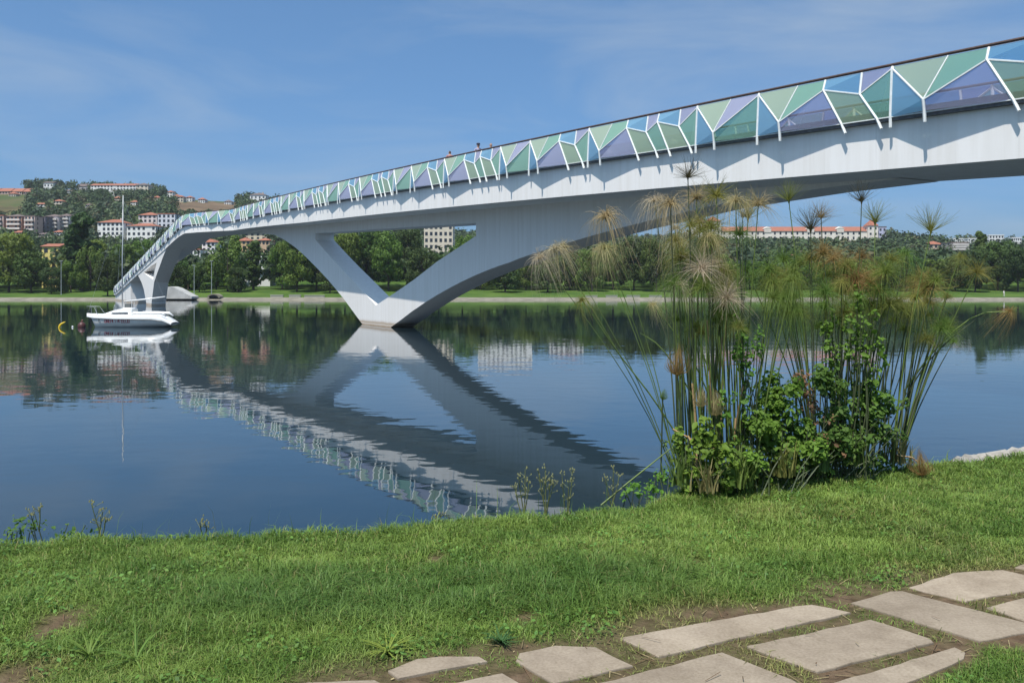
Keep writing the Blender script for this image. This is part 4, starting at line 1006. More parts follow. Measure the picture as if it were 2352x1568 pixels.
# frame x, frame y of the top, crown width in frame px, shape, leaf tone, distance
TREES = [
 (-55,540,130,'broad',1,240),(20,532,128,'broad',3,238),(72,572,80,'round',1,236),(58,545,70,'round',2,258),(118,612,60,'round',2,232),(160,560,60,'round',1,252),(186,486,80,'column',2,246),(163,600,58,'weep',0,238),
 (208,560,60,'weep',0,244),(222,548,80,'broad',3,262),(247,586,62,'round',2,223),(292,556,78,'round',0,256),(330,548,70,'round',0,262),(365,570,60,'round',1,258),
 (405,606,56,'round',2,244),(432,592,62,'weep',1,250),(458,600,54,'round',1,238),(523,540,92,'weep',0,242),(497,588,56,'round',0,252),(582,552,44,'column',1,252),(545,612,50,'round',2,238),
 (648,548,56,'round',0,250),(682,536,104,'broad',0,240),(727,562,84,'round',1,246),(758,590,64,'round',2,235),
 (792,530,96,'broad',0,246),(842,512,104,'round',1,254),(892,522,92,'round',0,243),(934,520,92,'broad',2,256),(968,566,80,'round',2,238),(1008,580,74,'round',1,246),(1062,536,78,'round',0,262),(1104,560,78,'round',0,250),
 (1160,602,74,'round',2,238),(1208,584,84,'broad',0,248),(1258,596,72,'round',1,238),(1308,578,84,'round',2,248),(1360,572,86,'broad',0,242),(1408,556,84,'round',1,252),(1456,538,78,'round',2,246),(1508,546,84,'broad',1,240),(1556,560,74,'round',0,252),
 (1612,572,84,'round',1,246),(1662,580,84,'round',0,240),(1722,592,92,'broad',0,252),(1782,602,92,'round',2,244),(1842,596,92,'round',0,252),(1902,602,92,'broad',1,244),(1962,592,104,'round',0,240),(2022,586,92,'round',1,250),
 (2082,582,92,'broad',2,242),(2142,592,92,'round',0,250),(2194,586,84,'round',1,244),(2240,562,84,'broad',2,239),(2252,530,42,'column',1,264),(2292,548,84,'round',1,248),(2338,556,94,'broad',2,240),(2396,552,94,'round',0,246),(2455,560,94,'broad',1,242)]
def near_thing(x):
    for lim, nm in ((130, 'the yellow house'), (215, 'the tall dark poplar'), (360, 'the sailing boat mast'), (470, 'the far end of the bridge'), (640, 'the white villa'), (780, 'the left leg of the bridge pier'), (1110, 'the opening of the bridge pier'), (1560, 'the right leg of the bridge pier'), (1790, 'the domed end tower of the convent'), (2060, 'the long convent'), (2230, 'the small red-roofed house on the right'), (2500, 'the right edge of the far bank')):
        if x < lim: return nm
TONE = ['mid green', 'dark green', 'deep green', 'light green']; SHP = {'round': 'rounded', 'broad': 'broad spreading', 'column': 'tall columnar', 'weep': 'drooping'}
seen = {}
for i, (x, y, wpx, shp, tone, Y) in enumerate(TREES):
    Y += 12
    p = px(x, HY, Y); g = float(far_h(p.x, Y)); top = px(x, y, Y).z; h = top - g
    cm, tm = VAR[shp][i % len(VAR[shp])]
    t = empty('poplar_tree' if shp == 'column' else ('willow_tree' if shp == 'weep' else 'tree'), (p.x, Y, g), random.uniform(0, 6.28))
    base_w = {'round': 0.86, 'broad': 1.06, 'column': 0.36, 'weep': 0.80}[shp] * h; sw = (wpx * Y / F) / base_w; sw = max(0.6, min(1.5, sw))
    t.scale = (h * sw, h * sw, h)
    key = (TONE[tone], SHP[shp], near_thing(x)); seen.setdefault(key, []).append((x, t))
    tr = link('trunk', tm, M['bark'], t)
    cr = bpy.data.objects.new('crown', cm); COL.objects.link(cr); cr.parent = t
    if len(cm.materials) == 0: cm.materials.append(LM[0])
    cr.material_slots[0].link = 'OBJECT'; cr.material_slots[0].material = LM[tone]
ORD = ['leftmost', 'second', 'third', 'fourth', 'fifth']
for (tn, sh, nt_), lst in seen.items():
    lst.sort(key=lambda q: q[0])
    for j, (x, t) in enumerate(lst):
        if x < 0 or x > 2352: lab = '%s %s tree at the %s border of the far bank' % (tn, sh, 'left' if x < 0 else 'right outer')
        else: lab = '%s %s tree near %s' % (tn, sh, nt_.replace('the ', '', 1))
        if len(lst) > 1: lab += ', ' + ORD[j]
        tag(t, lab, 'tree', 'trees along the far bank')

# wooded hillside: one mass of small trees
rg = np.random.default_rng(31)
cand = []
N0 = 22000
Yh = 262 + (rg.random(N0) ** 0.8) * 520; xf = rg.uniform(-420, 2780, N0)
zr, Yr = ridge(xf); keep = Yh < Yr + 20; Yh[:2400] = rg.uniform(262, 306, 2400)
Yh, xf = Yh[keep], xf[keep]; Xh = (xf - CX) * Yh / F
cov = vnoise(Xh, Yh, 0.012, 5) * 0.7 + vnoise(Xh, Yh, 0.04, 6) * 0.3
EARTH = []
dens = np.where(Yh < 307, 0.62, np.clip((cov - 0.22) * 6, 0.40, 1) * np.clip(Yh / 620, 0.5, 1.0))
m_ = rg.random(len(Yh)) < dens
Yh, xf, Xh = Yh[m_], xf[m_], Xh[m_]
ok = np.ones(len(Yh), bool)
Zh = far_h(Xh, Yh); Ht = np.where(Yh < 307, rg.uniform(6.5, 13, len(Yh)), rg.uniform(4.5, 9.5, len(Yh))); yt = HY - (Zh + Ht - CZ) * F / Yh
for (x0, x1, y0, y1, Yb) in CLEAR:
    ok &= ~((xf > x0 - 5) & (xf < x1 + 5) & (yt < y1 - 0.30 * (y1 - y0)) & (Yh < Yb + 14) & ((Zh - CZ) * F / Yh < HY - y0 + 60))
Yh, Xh, Zh, Ht = Yh[ok], Xh[ok], Zh[ok], Ht[ok]
nT = len(Yh); per = 46
d = rg.normal(size=(nT, per, 3)); d /= np.linalg.norm(d, axis=2, keepdims=True); d[:, :, 2] = np.where(d[:, :, 2] < -0.35, -d[:, :, 2], d[:, :, 2])
wd = Ht * rg.uniform(0.34, 0.52, nT)
lump = 0.60 + 0.60 * rg.random((nT, per, 1))
Cc = d * lump * np.stack([wd, wd, Ht * 0.5], -1)[:, None, :] + np.stack([Xh, Yh, Zh + Ht * 0.52], -1)[:, None, :]
V, Q = leaf_quads(Cc.reshape(-1, 3), (d + rg.normal(size=d.shape) * 0.5).reshape(-1, 3), rg.uniform(0.6, 1.25, nT * per), rg)
pal = np.array([[0.052, 0.085, 0.034], [0.066, 0.104, 0.036], [0.045, 0.072, 0.036], [0.090, 0.118, 0.044], [0.105, 0.10, 0.05]])
tc_ = pal[rg.choice(5, nT, p=[.32, .27, .24, .12, .05])] * rg.uniform(0.8, 1.2, (nT, 1))
colr = np.repeat(np.repeat(tc_, per, 0) * rg.uniform(0.8, 1.2, (nT * per, 1)), 4, 0)
wo_ = link('hillside_woods', np_mesh('hillside_woods', V, Q, colr), leaf_mat('woodland_leaves', (0.05, 0.08, 0.03), 0.2, attr='tint'))
tag(wo_, 'dark green woods covering the hills behind the river', 'woods', None, 'stuff')

# ------------------------------------------------------------------ grass on the near bank
rg = np.random.default_rng(77)
NB = 1150000
# sample the seen part of the bank, evenly over the ground with more blades close to the eye
Yb = 2.9 + 6.4 * rg.random(NB) ** 1.0; wX = 0.64 * Yb + 0.5; Xb = rg.uniform(-1, 1, NB) * wX
kp = rg.random(NB) < np.clip(wX / 5.6, 0, 1) * np.clip(5.2 / Yb, 0.55, 1)
Xb, Yb = Xb[kp], Yb[kp]
Yx = 2.6 + 8.0 * rg.random(170000); sg = np.where(rg.random(170000) < .5, -1, 1); Xx = sg * (0.64 * Yx + .5 + 3.2 * rg.random(170000))     # the bank goes on to both sides of the view
Xb, Yb = np.concatenate([Xb, Xx]), np.concatenate([Yb, Yx])
e_ = Yb - np.interp(Xb, EX, EY); kp = e_ < 0.42; Xb, Yb, e_ = Xb[kp], Yb[kp], e_[kp]
cov = grass_cover(Xb, Yb)
kp = rg.random(len(Xb)) < cov ** 1.1 * (0.55 + 0.45 * vnoise(Xb, Yb, 9.0, 41)) + 0.03 * (cov > .1)
for s_ in SL: kp &= ~inside(Xb, Yb, s_)
Xb, Yb, e_, cov = Xb[kp], Yb[kp], e_[kp], cov[kp]
n = len(Xb)
c1_ = vnoise(Xb, Yb, 1.1, 21); c2_ = vnoise(Xb, Yb, 3.2, 22); c3_ = vnoise(Xb, Yb, 0.55, 23)
fx = CX + F * Xb / Yb; fy = HY + (CZ - GZ) * F / Yb            # only used to find the lush dark clumps' ground position
def blob(qx, qy, rx, ry):
    gx_, gy_ = gpt(qx * 1.0714, qy * 1.0714); return np.clip(1.25 - np.hypot((Xb - gx_) / rx, (Yb - gy_) / ry), 0, 1)
lush = np.clip(blob(560, 1375, 0.75, 0.5) + blob(870, 1370, 0.75, 0.42) + blob(1250, 1350, 0.8, 0.45) + 0.6 * blob(1700, 1330, 0.9, 0.4), 0, 1) * (0.5 + 0.7 * c2_)
dry = np.clip((0.85 - cov) * 1.1 + (c1_ - 0.60) * 1.4, 0, 1) * (1 - lush)
edge = np.clip((e_ + 0.7) / 0.7, 0, 1)
Hh = (0.022 + 0.028 * cov + 0.050 * lush + 0.035 * edge * (0.4 + c2_) + 0.022 * c1_) * rg.uniform(0.55, 1.35, n)
Hh = Hh * (0.55 + 0.6 * vnoise(Xb, Yb, 7.0, 43)); Hh = np.where(rg.random(n) < 0.012, Hh * 1.7, Hh)
tall = (edge > 0.75) & (rg.random(n) < 0.006); Hh = np.where(tall, rg.uniform(0.16, 0.34, n), Hh)
wd = np.where(tall, 0.0018, rg.uniform(0.0014, 0.0030, n) * np.clip(Yb / 5.0, 0.8, 1.5))
az = rg.uniform(0, 2 * math.pi, n); lean = rg.uniform(0.25, 1.7, n) * np.where(tall, 0.35, 1)
dx, dy = np.cos(az), np.sin(az); fa = az + math.pi / 2 + rg.normal(0, 0.5, n); wx_, wy_ = np.cos(fa) * wd, np.sin(fa) * wd
Zb = near_h(Xb, Yb) - 0.008
P0 = np.stack([Xb, Yb, Zb], -1)
mid = P0 + np.stack([dx * Hh * lean * 0.35, dy * Hh * lean * 0.35, Hh * np.clip(0.66 - 0.10 * lean, .3, 1)], -1)
tip = P0 + np.stack([dx * Hh * lean * 1.05, dy * Hh * lean * 1.05, Hh * np.clip(1.05 - 0.42 * lean, 0.28, 1)], -1)
wv = np.stack([wx_, wy_, np.zeros(n)], -1)
V = np.stack([P0 - wv, P0 + wv, mid + wv * 0.8, mid - wv * 0.8, tip], 1).reshape(-1, 3)
b5 = np.arange(n)[:, None] * 5
T = np.concatenate([b5 + np.array([[0, 1, 2]]), b5 + np.array([[0, 2, 3]]), b5 + np.array([[3, 2, 4]])])
g1, g2, gl, gd = np.array([0.094, 0.176, 0.029]), np.array([0.228, 0.325, 0.068]), np.array([0.080, 0.168, 0.038]), np.array([0.30, 0.25, 0.10])
mixv = np.clip((c2_ - .5) * 0.9 + (vnoise(Xb, Yb, 8.0, 51) - .5) * .7 + c3_ * 0.3 + .36 + rg.normal(0, 0.22, n), 0, 1)[:, None]
col = g1 * (1 - mixv) + g2 * mixv
col = col * (1 - lush[:, None] * .7) + gl * lush[:, None] * .7
dr = np.clip(dry * 0.55 + (rg.random(n) < 0.05 + 0.12 * dry) * 0.75, 0, 0.9)[:, None]
col = (col * (1 - dr) + gd * dr) * rg.uniform(0.78, 1.22, (n, 1))
colr = np.repeat(col, 5, 0)
go = link('grass', np_mesh('grass', V, T, colr), leaf_mat('grass_blades', (0.1, 0.18, 0.04), 0.30, attr='tint', rough=0.5))
tag(go, 'short green grass with yellowish patches covering the near bank', 'grass', None, 'stuff')

# broad-bladed tufts standing out of the lawn
def tuft(x, y, r, nb, label, col=(0.14, 0.24, 0.045), up=0.5):
    gx_, gy_ = gpt(x * 1.0714, y * 1.0714); t = empty('grass_tuft', (gx_, gy_, float(near_h(gx_, gy_)))); tag(t, label, 'grass tuft', 'broad grass tufts in the lawn')
    rr = random.Random(int(x)); V_ = []; F_ = []
    for i in range(nb):
        a = rr.uniform(0, 6.28); L = r * rr.uniform(.6, 1.15); el = rr.uniform(.25, 1.2) * up; pts = []
        for j in range(6):
            u = j / 5; q = Vector((math.cos(a) * L * u, math.sin(a) * L * u, L * (el * u * 1.8 - 1.1 * el * u * u) + .01)); sd = Vector((-math.sin(a), math.cos(a), 0)) * .0042 * (1 - u ** 2) ; pts.append((q - sd, q + sd))
        b_ = len(V_); V_ += [p for pr in pts for p in pr]; F_ += [(b_ + 2 * j, b_ + 2 * j + 1, b_ + 2 * j + 3, b_ + 2 * j + 2) for j in range(5)]
    me = bpy.data.meshes.new('blades'); me.from_pydata(V_, [], F_); link('blades', me, leaf_mat('tuft_blades', col, .3, .25), t)
tuft(205, 1510, .17, 18, 'spiky bright grass tuft in the lower left lawn, left one', up=.6); tuft(312, 1520, .20, 18, 'spiky bright grass tuft in the lower left lawn, right one', up=.6)
tuft(890, 1500, .16, 34, 'yellow-green grass tuft just left of the first paving slab', (0.20, 0.29, 0.05), .45); tuft(1150, 1478, .10, 34, 'dark bluish weed tuft above the paving between two slabs', (0.07, 0.14, 0.04), .7)

# broad-leaved lawn weeds and clover in loose patches
nW = 26000; Yw = 3.1 + 5.4 * rg.random(nW); Xw = rg.uniform(-1, 1, nW) * (0.63 * Yw + .3)
pw = vnoise(Xw, Yw, 2.8, 61) * .6 + vnoise(Xw, Yw, 7.5, 62) * .4
kp = (pw > .56) & (grass_cover(Xw, Yw) > .25) & (Yw < np.interp(Xw, EX, EY) - .05)
for s_ in SL: kp &= ~inside(Xw, Yw, s_)
Xw, Yw = Xw[kp], Yw[kp]; nW = len(Xw)
Cw = np.stack([Xw, Yw, near_h(Xw, Yw) + rg.uniform(.012, .05, nW)], -1)
Vw, Qw = leaf_quads(Cw, np.stack([rg.normal(0, .45, nW), rg.normal(-.15, .45, nW), np.ones(nW)], -1), rg.uniform(.007, .017, nW), rg)
cw = np.array([0.085, 0.185, 0.040]) * rg.uniform(.65, 1.4, (nW, 1)) + rg.random((nW, 1)) * np.array([.05, .05, .0])
tag(link('lawn_weeds', np_mesh('lawn_weeds', Vw, Qw, np.repeat(cw, 4, 0)), leaf_mat('weed_leaves', (.1, .2, .04), .3, attr='tint')), 'small round-leaved weeds and clover scattered through the lawn', 'weeds', None, 'stuff')
# dry straw, dead leaves and crumbs of earth on bare ground and along the slab joints
nS = 4200; Ys = 3.0 + 5.2 * rg.random(nS); Xs = rg.uniform(-1, 1, nS) * (0.63 * Ys + .3); gc = grass_cover(Xs, Ys)
kp = (rg.random(nS) < np.clip(1.05 - gc, .10, .9)) & (Ys < np.interp(Xs, EX, EY) - .1)
for s_ in SL: kp &= ~inside(Xs, Ys, s_) | (rg.random(nS) < .03)
Xs, Ys = Xs[kp], Ys[kp]; nS = len(Xs)
onslab = np.zeros(nS, bool)
for s_ in SL: onslab |= inside(Xs, Ys, s_)
zs2_ = np.where(onslab, GZ + .016, near_h(Xs, Ys) + .006); a_ = rg.uniform(0, 6.283, nS); L_ = np.where(rg.random(nS) < .6, rg.uniform(.015, .07, nS), rg.uniform(.003, .008, nS)); W2_ = np.where(L_ > .0085, .0018, L_ * .6)
dd = np.stack([np.cos(a_), np.sin(a_), rg.normal(0, .12, nS)], -1); ww_ = np.stack([-np.sin(a_), np.cos(a_), np.zeros(nS)], -1)
Cs = np.stack([Xs, Ys, zs2_], -1)
Vs = np.stack([Cs - dd * L_[:, None] - ww_ * W2_[:, None], Cs - dd * L_[:, None] + ww_ * W2_[:, None], Cs + dd * L_[:, None] + ww_ * W2_[:, None] + np.array([0, 0, .004]), Cs + dd * L_[:, None] - ww_ * W2_[:, None] + np.array([0, 0, .004])], 1).reshape(-1, 3)
cs_ = np.where(rg.random((nS, 1)) < .55, np.array([.34, .27, .14]), np.array([.14, .085, .045])) * rg.uniform(.6, 1.25, (nS, 1))
tag(link('ground_litter', np_mesh('ground_litter', Vs, np.arange(4 * nS).reshape(nS, 4), np.repeat(cs_, 4, 0)), leaf_mat('dry_litter', (.3, .22, .12), .1, attr='tint')), 'dry straw and dead leaf crumbs on the bare soil', 'litter', None, 'stuff')

# ------------------------------------------------------------------ papyrus clumps
rp = random.Random(99); rgp = np.random.default_rng(99)
UM = {}
def umbel_mesh(kind, seed, nr):
    rg = np.random.default_rng(seed); V = []; F_ = []
    for i in range(nr):
        a = rg.uniform(0, 2 * math.pi)
        if kind == 'star': el = rg.uniform(0.05, 1.45); L = rg.uniform(.75, 1.1); dr = rg.uniform(.02, .22)
        elif kind == 'vase': el = rg.uniform(0.55, 1.4); L = rg.uniform(.8, 1.15); dr = rg.uniform(.0, .25)
        elif kind == 'droop': el = rg.uniform(0.1, 1.35); L = rg.uniform(.7, 1.25); dr = rg.uniform(.8, 2.1)
        elif kind == 'mop': el = rg.uniform(-0.3, 1.35); L = rg.uniform(.6, 1.25); dr = rg.uniform(.15, .8)
        else: el = rg.uniform(.75, 1.5); L = rg.uniform(.75, 1.1); dr = rg.uniform(.0, .04)      # closed dry head
        d = np.array([math.cos(a) * math.cos(el), math.sin(a) * math.cos(el), math.sin(el)]); sd = np.cross(d, rg.normal(size=3)); sd /= np.linalg.norm(sd) + 1e-6
        wv = rg.normal(size=3) * .05
        b_ = len(V); k = 5
        for j in range(k + 1):
            u = j / k; p = d * L * u + np.array([0, 0, -dr * u ** 2.2]) + wv * math.sin(u * 3.1)
            if kind == 'closed': p[:2] = d[:2] * L * .62 * math.sin(2.75 * u ** .8) + wv[:2] * u
            w_ = .0080 * (1 - .75 * u)
            V += [p - sd * w_, p + sd * w_]
        F_ += [(b_ + 2 * j, b_ + 2 * j + 1, b_ + 2 * j + 3, b_ + 2 * j + 2) for j in range(k)]
    # bract cone where the rays leave the stem
    b_ = len(V)
    for z_, r_ in ((-.10, .022), (.03, .05), (.16, .025)):
        for q in range(6): V.append(np.array([r_ * math.cos(q * 1.047), r_ * math.sin(q * 1.047), z_]))
    for lv in range(2):
        for q in range(6): F_.append((b_ + lv * 6 + q, b_ + lv * 6 + (q + 1) % 6, b_ + lv * 6 + 6 + (q + 1) % 6, b_ + lv * 6 + 6 + q))
    return np_mesh('umbel', np.array(V), np.array(F_))
for kd, nr in (('star', 120), ('vase', 95), ('droop', 150), ('mop', 200), ('closed', 150)): UM[kd] = [umbel_mesh(kd, 40 + i + 10 * len(UM), nr) for i in range(3)]
PM = {'olive': leaf_mat('olive_papyrus_rays', (0.27, 0.27, 0.07), .5, .3), 'straw': leaf_mat('straw_papyrus_rays', (0.44, 0.38, 0.19), .45, .25), 'green': leaf_mat('green_papyrus_rays', (0.17, 0.25, 0.055), .5, .3),
      'brown': leaf_mat('brown_papyrus_rays', (0.32, 0.20, 0.08), .4, .25), 'dark': leaf_mat('dark_papyrus_rays', (0.10, 0.085, 0.045), .35, .3), 'pale': leaf_mat('pale_papyrus_rays', (0.50, 0.44, 0.30), .45, .2)}
for kd in UM:
    for me in UM[kd]: me.materials.append(PM['olive'])
SM = {'g': mat('green_papyrus_stem', (0.135, 0.195, 0.040), .5, .35, 3), 'd': mat('dark_papyrus_stem', (0.065, 0.085, 0.035), .6, .3, 3), 's': mat('dry_papyrus_stem', (0.36, 0.24, 0.11), .7, .3, 3)}
def clump(label, cx, cy, Y):
    p = px(cx, cy, Y); t = empty('papyrus_clump', (p.x, Y, float(near_h(p.x, Y)))); tag(t, label, 'papyrus', 'papyrus clumps at the water edge'); return t
PC = {'L': clump('papyrus clump with tall straw-coloured drooping heads, left of the two', 1610, 1090, 7.35), 'R': clump('papyrus clump with dense olive mop heads, right of the two', 1960, 1060, 8.0)}
def stem(cl, bx0, by0, Yb_, pts, r=.0075, sm='g'):
    """stem through frame points pts at distances; base first"""
    t = PC[cl]; w_ = [px(x, y, Y) - t.location for x, y, Y in pts]
    # smooth the polyline
    q = []
    for i in range(9):
        u = i / 8 * (len(w_) - 1); k = min(int(u), len(w_) - 2); f = u - k
        a = w_[max(k - 1, 0)]; b = w_[k]; c = w_[k + 1]; d = w_[min(k + 2, len(w_) - 1)]
        q.append(0.5 * ((2 * b) + (c - a) * f + (2 * a - 5 * b + 4 * c - d) * f * f + (3 * b - a - 3 * c + d) * f ** 3))
    MB().tube(q, [r * (1 - .45 * i / 8) for i in range(9)], 5, False).build('stem', SM[sm], t, True)
    return w_[-1], (w_[-1] - w_[-2]).normalized()
def head(cl, pos, d, kind, scale, tone):
    t = PC[cl]; o = bpy.data.objects.new('umbel', rp.choice(UM[kind])); COL.objects.link(o); o.parent = t; o.location = pos
    ax = (d + Vector((0, 0, 1.2 if kind != 'closed' else 0))).normalized()
    o.rotation_euler = (ax.to_track_quat('Z', 'Y') @ Matrix.Rotation(rp.uniform(0, 6.28), 3, 'Z').to_quaternion()).to_euler(); o.scale = (scale,) * 3
    o.material_slots[0].link = 'OBJECT'; o.material_slots[0].material = PM[tone]
def grow(x, y, kind, scale, tone, cl=None, sm='g', r=.0075, bx0=None, Ytop=None):
    cl = cl or ('L' if x < 1770 else 'R')
    if cl == 'L': b0 = bx0 or min(1735, max(1558, 1625 + (x - 1610) * .7 + rp.uniform(-30, 30))); Yb_ = 7.35 + rp.uniform(-.3, .35); yb = 1095 + rp.uniform(-15, 25)
    else: b0 = bx0 or min(2070, max(1870, 1965 + (x - 1985) * .7 + rp.uniform(-35, 35))); Yb_ = 8.0 + rp.uniform(-.35, .3); yb = 1055 + rp.uniform(-15, 20)
    Yt = Ytop or Yb_ + rp.uniform(-.25, .25)
    m1 = (b0 + (x - b0) * .30, yb + (y - yb) * .38, Yb_ + (Yt - Yb_) * .33); m2 = (b0 + (x - b0) * .66, yb + (y - yb) * .72, Yb_ + (Yt - Yb_) * .66)
    p, d = stem(cl, b0, yb, Yb_, [(b0, yb, Yb_), m1, m2, (x, y, Yt)], r, sm)
    if kind: head(cl, p, d, kind, scale, tone)
# heads that stand out one by one
for a in ((1580, 408, 'star', .20, 'dark', None, 'd'), (1718, 502, 'vase', .27, 'olive', 'L', 'd'), (1706, 500, 'vase', .10, 'dark', 'L', 'd'), (1812, 462, 'vase', .24, 'olive', 'R', 'g'), (1979, 464, 'vase', .22, 'dark', 'R', 'd'),
          (1862, 528, 'vase', .26, 'dark', 'R', 'd'), (1886, 500, 'star', .20, 'brown', 'R', 'd'), (2010, 512, 'vase', .25, 'olive', 'R', 'g'), (2138, 532, 'vase', .27, 'olive', 'R', 'g'), (2205, 590, 'droop', .16, 'olive', 'R', 'g'),
          (1392, 500, 'droop', .30, 'straw', 'L', 'g'), (1240, 592, 'droop', .22, 'pale', 'L', 'g'), (1290, 570, 'droop', .24, 'straw', 'L', 'g'), 
          (1380, 575, 'droop', .22, 'straw', 'L', 'g'), (1505, 462, 'droop', .26, 'pale', 'L', 'd'), (1540, 470, 'droop', .28, 'straw', 'L', 'd'), (1600, 455, 'mop', .25, 'straw', 'L', 'g'), (1645, 450, 'mop', .26, 'olive', 'L', 'g'),
          (1690, 462, 'droop', .24, 'straw', 'L', 'g'), (1742, 470, 'mop', .22, 'straw', 'L', 'g'), (1560, 560, 'droop', .28, 'pale', 'L', 'g'), (1615, 530, 'mop', .28, 'olive', 'L', 'g')):
    grow(a[0], a[1], a[2], a[3], a[4], a[5], a[6], r=.0045 if a[0] < 1450 else .0075)
for i in range(22):                    # left cloud of heads
    grow(rp.gauss(1610, 75), rp.uniform(500, 690), rp.choice(['droop', 'mop', 'mop']), rp.uniform(.17, .27), rp.choice(['olive', 'green', 'green', 'straw', 'pale']), 'L', rp.choice('gggd'))
for i in range(2): grow(rp.uniform(1225, 1470), rp.uniform(570, 640), 'droop', rp.uniform(.16, .24), rp.choice(['straw', 'pale', 'olive']), 'L', 'g', r=.005)
for i in range(40):                    # right cloud of heads
    grow(rp.gauss(1985, 105), rp.uniform(572, 725), rp.choice(['mop', 'mop', 'droop']), rp.uniform(.18, .28), rp.choice(['olive', 'olive', 'green', 'brown', 'olive', 'green', 'green']), 'R', rp.choice('gdd'))
for i in range(14): grow(rp.uniform(1700, 1900), rp.uniform(610, 760), rp.choice(['mop', 'droop']), rp.uniform(.16, .24), rp.choice(['green', 'olive', 'green', 'straw']), rp.choice('LR'), 'g')
for i in range(10): grow(rp.uniform(1530, 1700), rp.uniform(640, 760), 'mop', rp.uniform(.13, .20), rp.choice(['green', 'olive']), 'L', 'g')
for i in range(16): grow(rp.uniform(2000, 2190), rp.uniform(620, 790), 'mop', rp.uniform(.12, .20), rp.choice(['green', 'olive']), 'R', 'd')
for i in range(8): grow(rp.gauss(1640, 70), rp.uniform(650, 770), 'mop', rp.uniform(.14, .21), rp.choice(['green', 'green', 'olive']), 'L', 'g')
for i in range(9): grow(rp.gauss(1990, 90), rp.uniform(660, 770), 'mop', rp.uniform(.14, .21), rp.choice(['green', 'green', 'olive']), 'R', 'g')
for i in range(22): grow(rp.gauss(1610, 45), rp.uniform(690, 950), None, 0, None, 'L', rp.choice('gggs'), r=.010)
for i in range(18): grow(rp.uniform(1900, 2110), rp.uniform(720, 950), None, 0, None, 'R', rp.choice('gdd'), r=.008)
# long stems leaning out over the water
for pts, sm_, hd in (([(1562, 1010, 7.3), (1500, 915, 7.25), (1420, 810, 7.2), (1338, 690, 7.15)], 'g', ('droop', .16, 'olive')), ([(1640, 1000, 7.3), (1580, 890, 7.3), (1520, 800, 7.3), (1470, 765, 7.3)], 'g', None), ([(1660, 1010, 7.3), (1625, 900, 7.3), (1575, 800, 7.3), (1500, 700, 7.3)], 'g', ('droop', .14, 'straw')),
                     ([(1700, 1040, 7.3), (1640, 880, 7.3), (1610, 800, 7.3), (1590, 730, 7.3)], 'g', None), ([(2075, 930, 8.0), (2110, 860, 7.95), (2170, 790, 7.9), (2240, 735, 7.85)], 'd', None), ([(2075, 900, 8.0), (2150, 800, 7.9), (2240, 725, 7.8), (2318, 716, 7.7)], 'g', ('droop', .18, 'brown')),
                     ([(2070, 1010, 8.0), (2090, 900, 8.0), (2105, 850, 7.95), (2130, 780, 7.9)], 'd', ('mop', .12, 'olive')), ([(1380, 1160, 6.7), (1440, 1110, 6.8), (1490, 1070, 6.9), (1540, 1030, 7.0)], 'g', None)):
    cl = 'L' if pts[0][0] < 1770 else 'R'; p, d = stem(cl, 0, 0, 0, pts, .008, sm_)
    if hd: head(cl, p, Vector((d.x, d.y, .2)), *hd)
# dry closed heads hanging among the stems, and broken straw stalks
for x, y, Y, s_, tn, cl in ((1556, 862, 7.0, .25, 'brown', 'L'), (1612, 935, 7.05, .18, 'straw', 'L'), (1645, 955, 7.05, .22, 'straw', 'L'), (1522, 918, 7.0, .09, 'green', 'L'), (1940, 1010, 7.5, .19, 'brown', 'R'), (1905, 985, 7.5, .16, 'straw', 'R'), (1830, 900, 7.6, .2, 'straw', 'R'), (2118, 1092, 7.55, .24, 'brown', 'R'), (1690, 1060, 7.1, .13, 'brown', 'L')):
    t = PC[cl]; head(cl, px(x, y, Y) - t.location, Vector((rp.uniform(-.2, .2), 0, 1)), 'closed', s_, tn)
    b_ = px(x + rp.uniform(-15, 25), min(y + 220, 1100), Y + .1) - t.location; MB().tube([px(x, y, Y) - t.location, b_], [.006, .007], 5).build('stem', SM['d'], t)
for pts in ([(1545, 985, 7.1), (1600, 1015, 7.05), (1640, 1030, 7.0)], [(1580, 1000, 7.05), (1600, 1040, 7.0), (1602, 1085, 6.95)], [(1600, 1010, 7.05), (1660, 1060, 7.0), (1700, 1085, 6.95)], [(1590, 880, 7.1), (1597, 960, 7.05), (1600, 1080, 7.0)], [(1690, 960, 7.2), (1684, 1020, 7.15), (1680, 1080, 7.1)], [(2060, 1045, 7.7), (2095, 1050, 7.65), (2110, 1062, 7.6)]):
    cl = 'L' if pts[0][0] < 1770 else 'R'; MB().tube([px(*q) - PC[cl].location for q in pts], [.009, .008, .006], 5).build('dry_stalk', SM['s'], PC[cl])

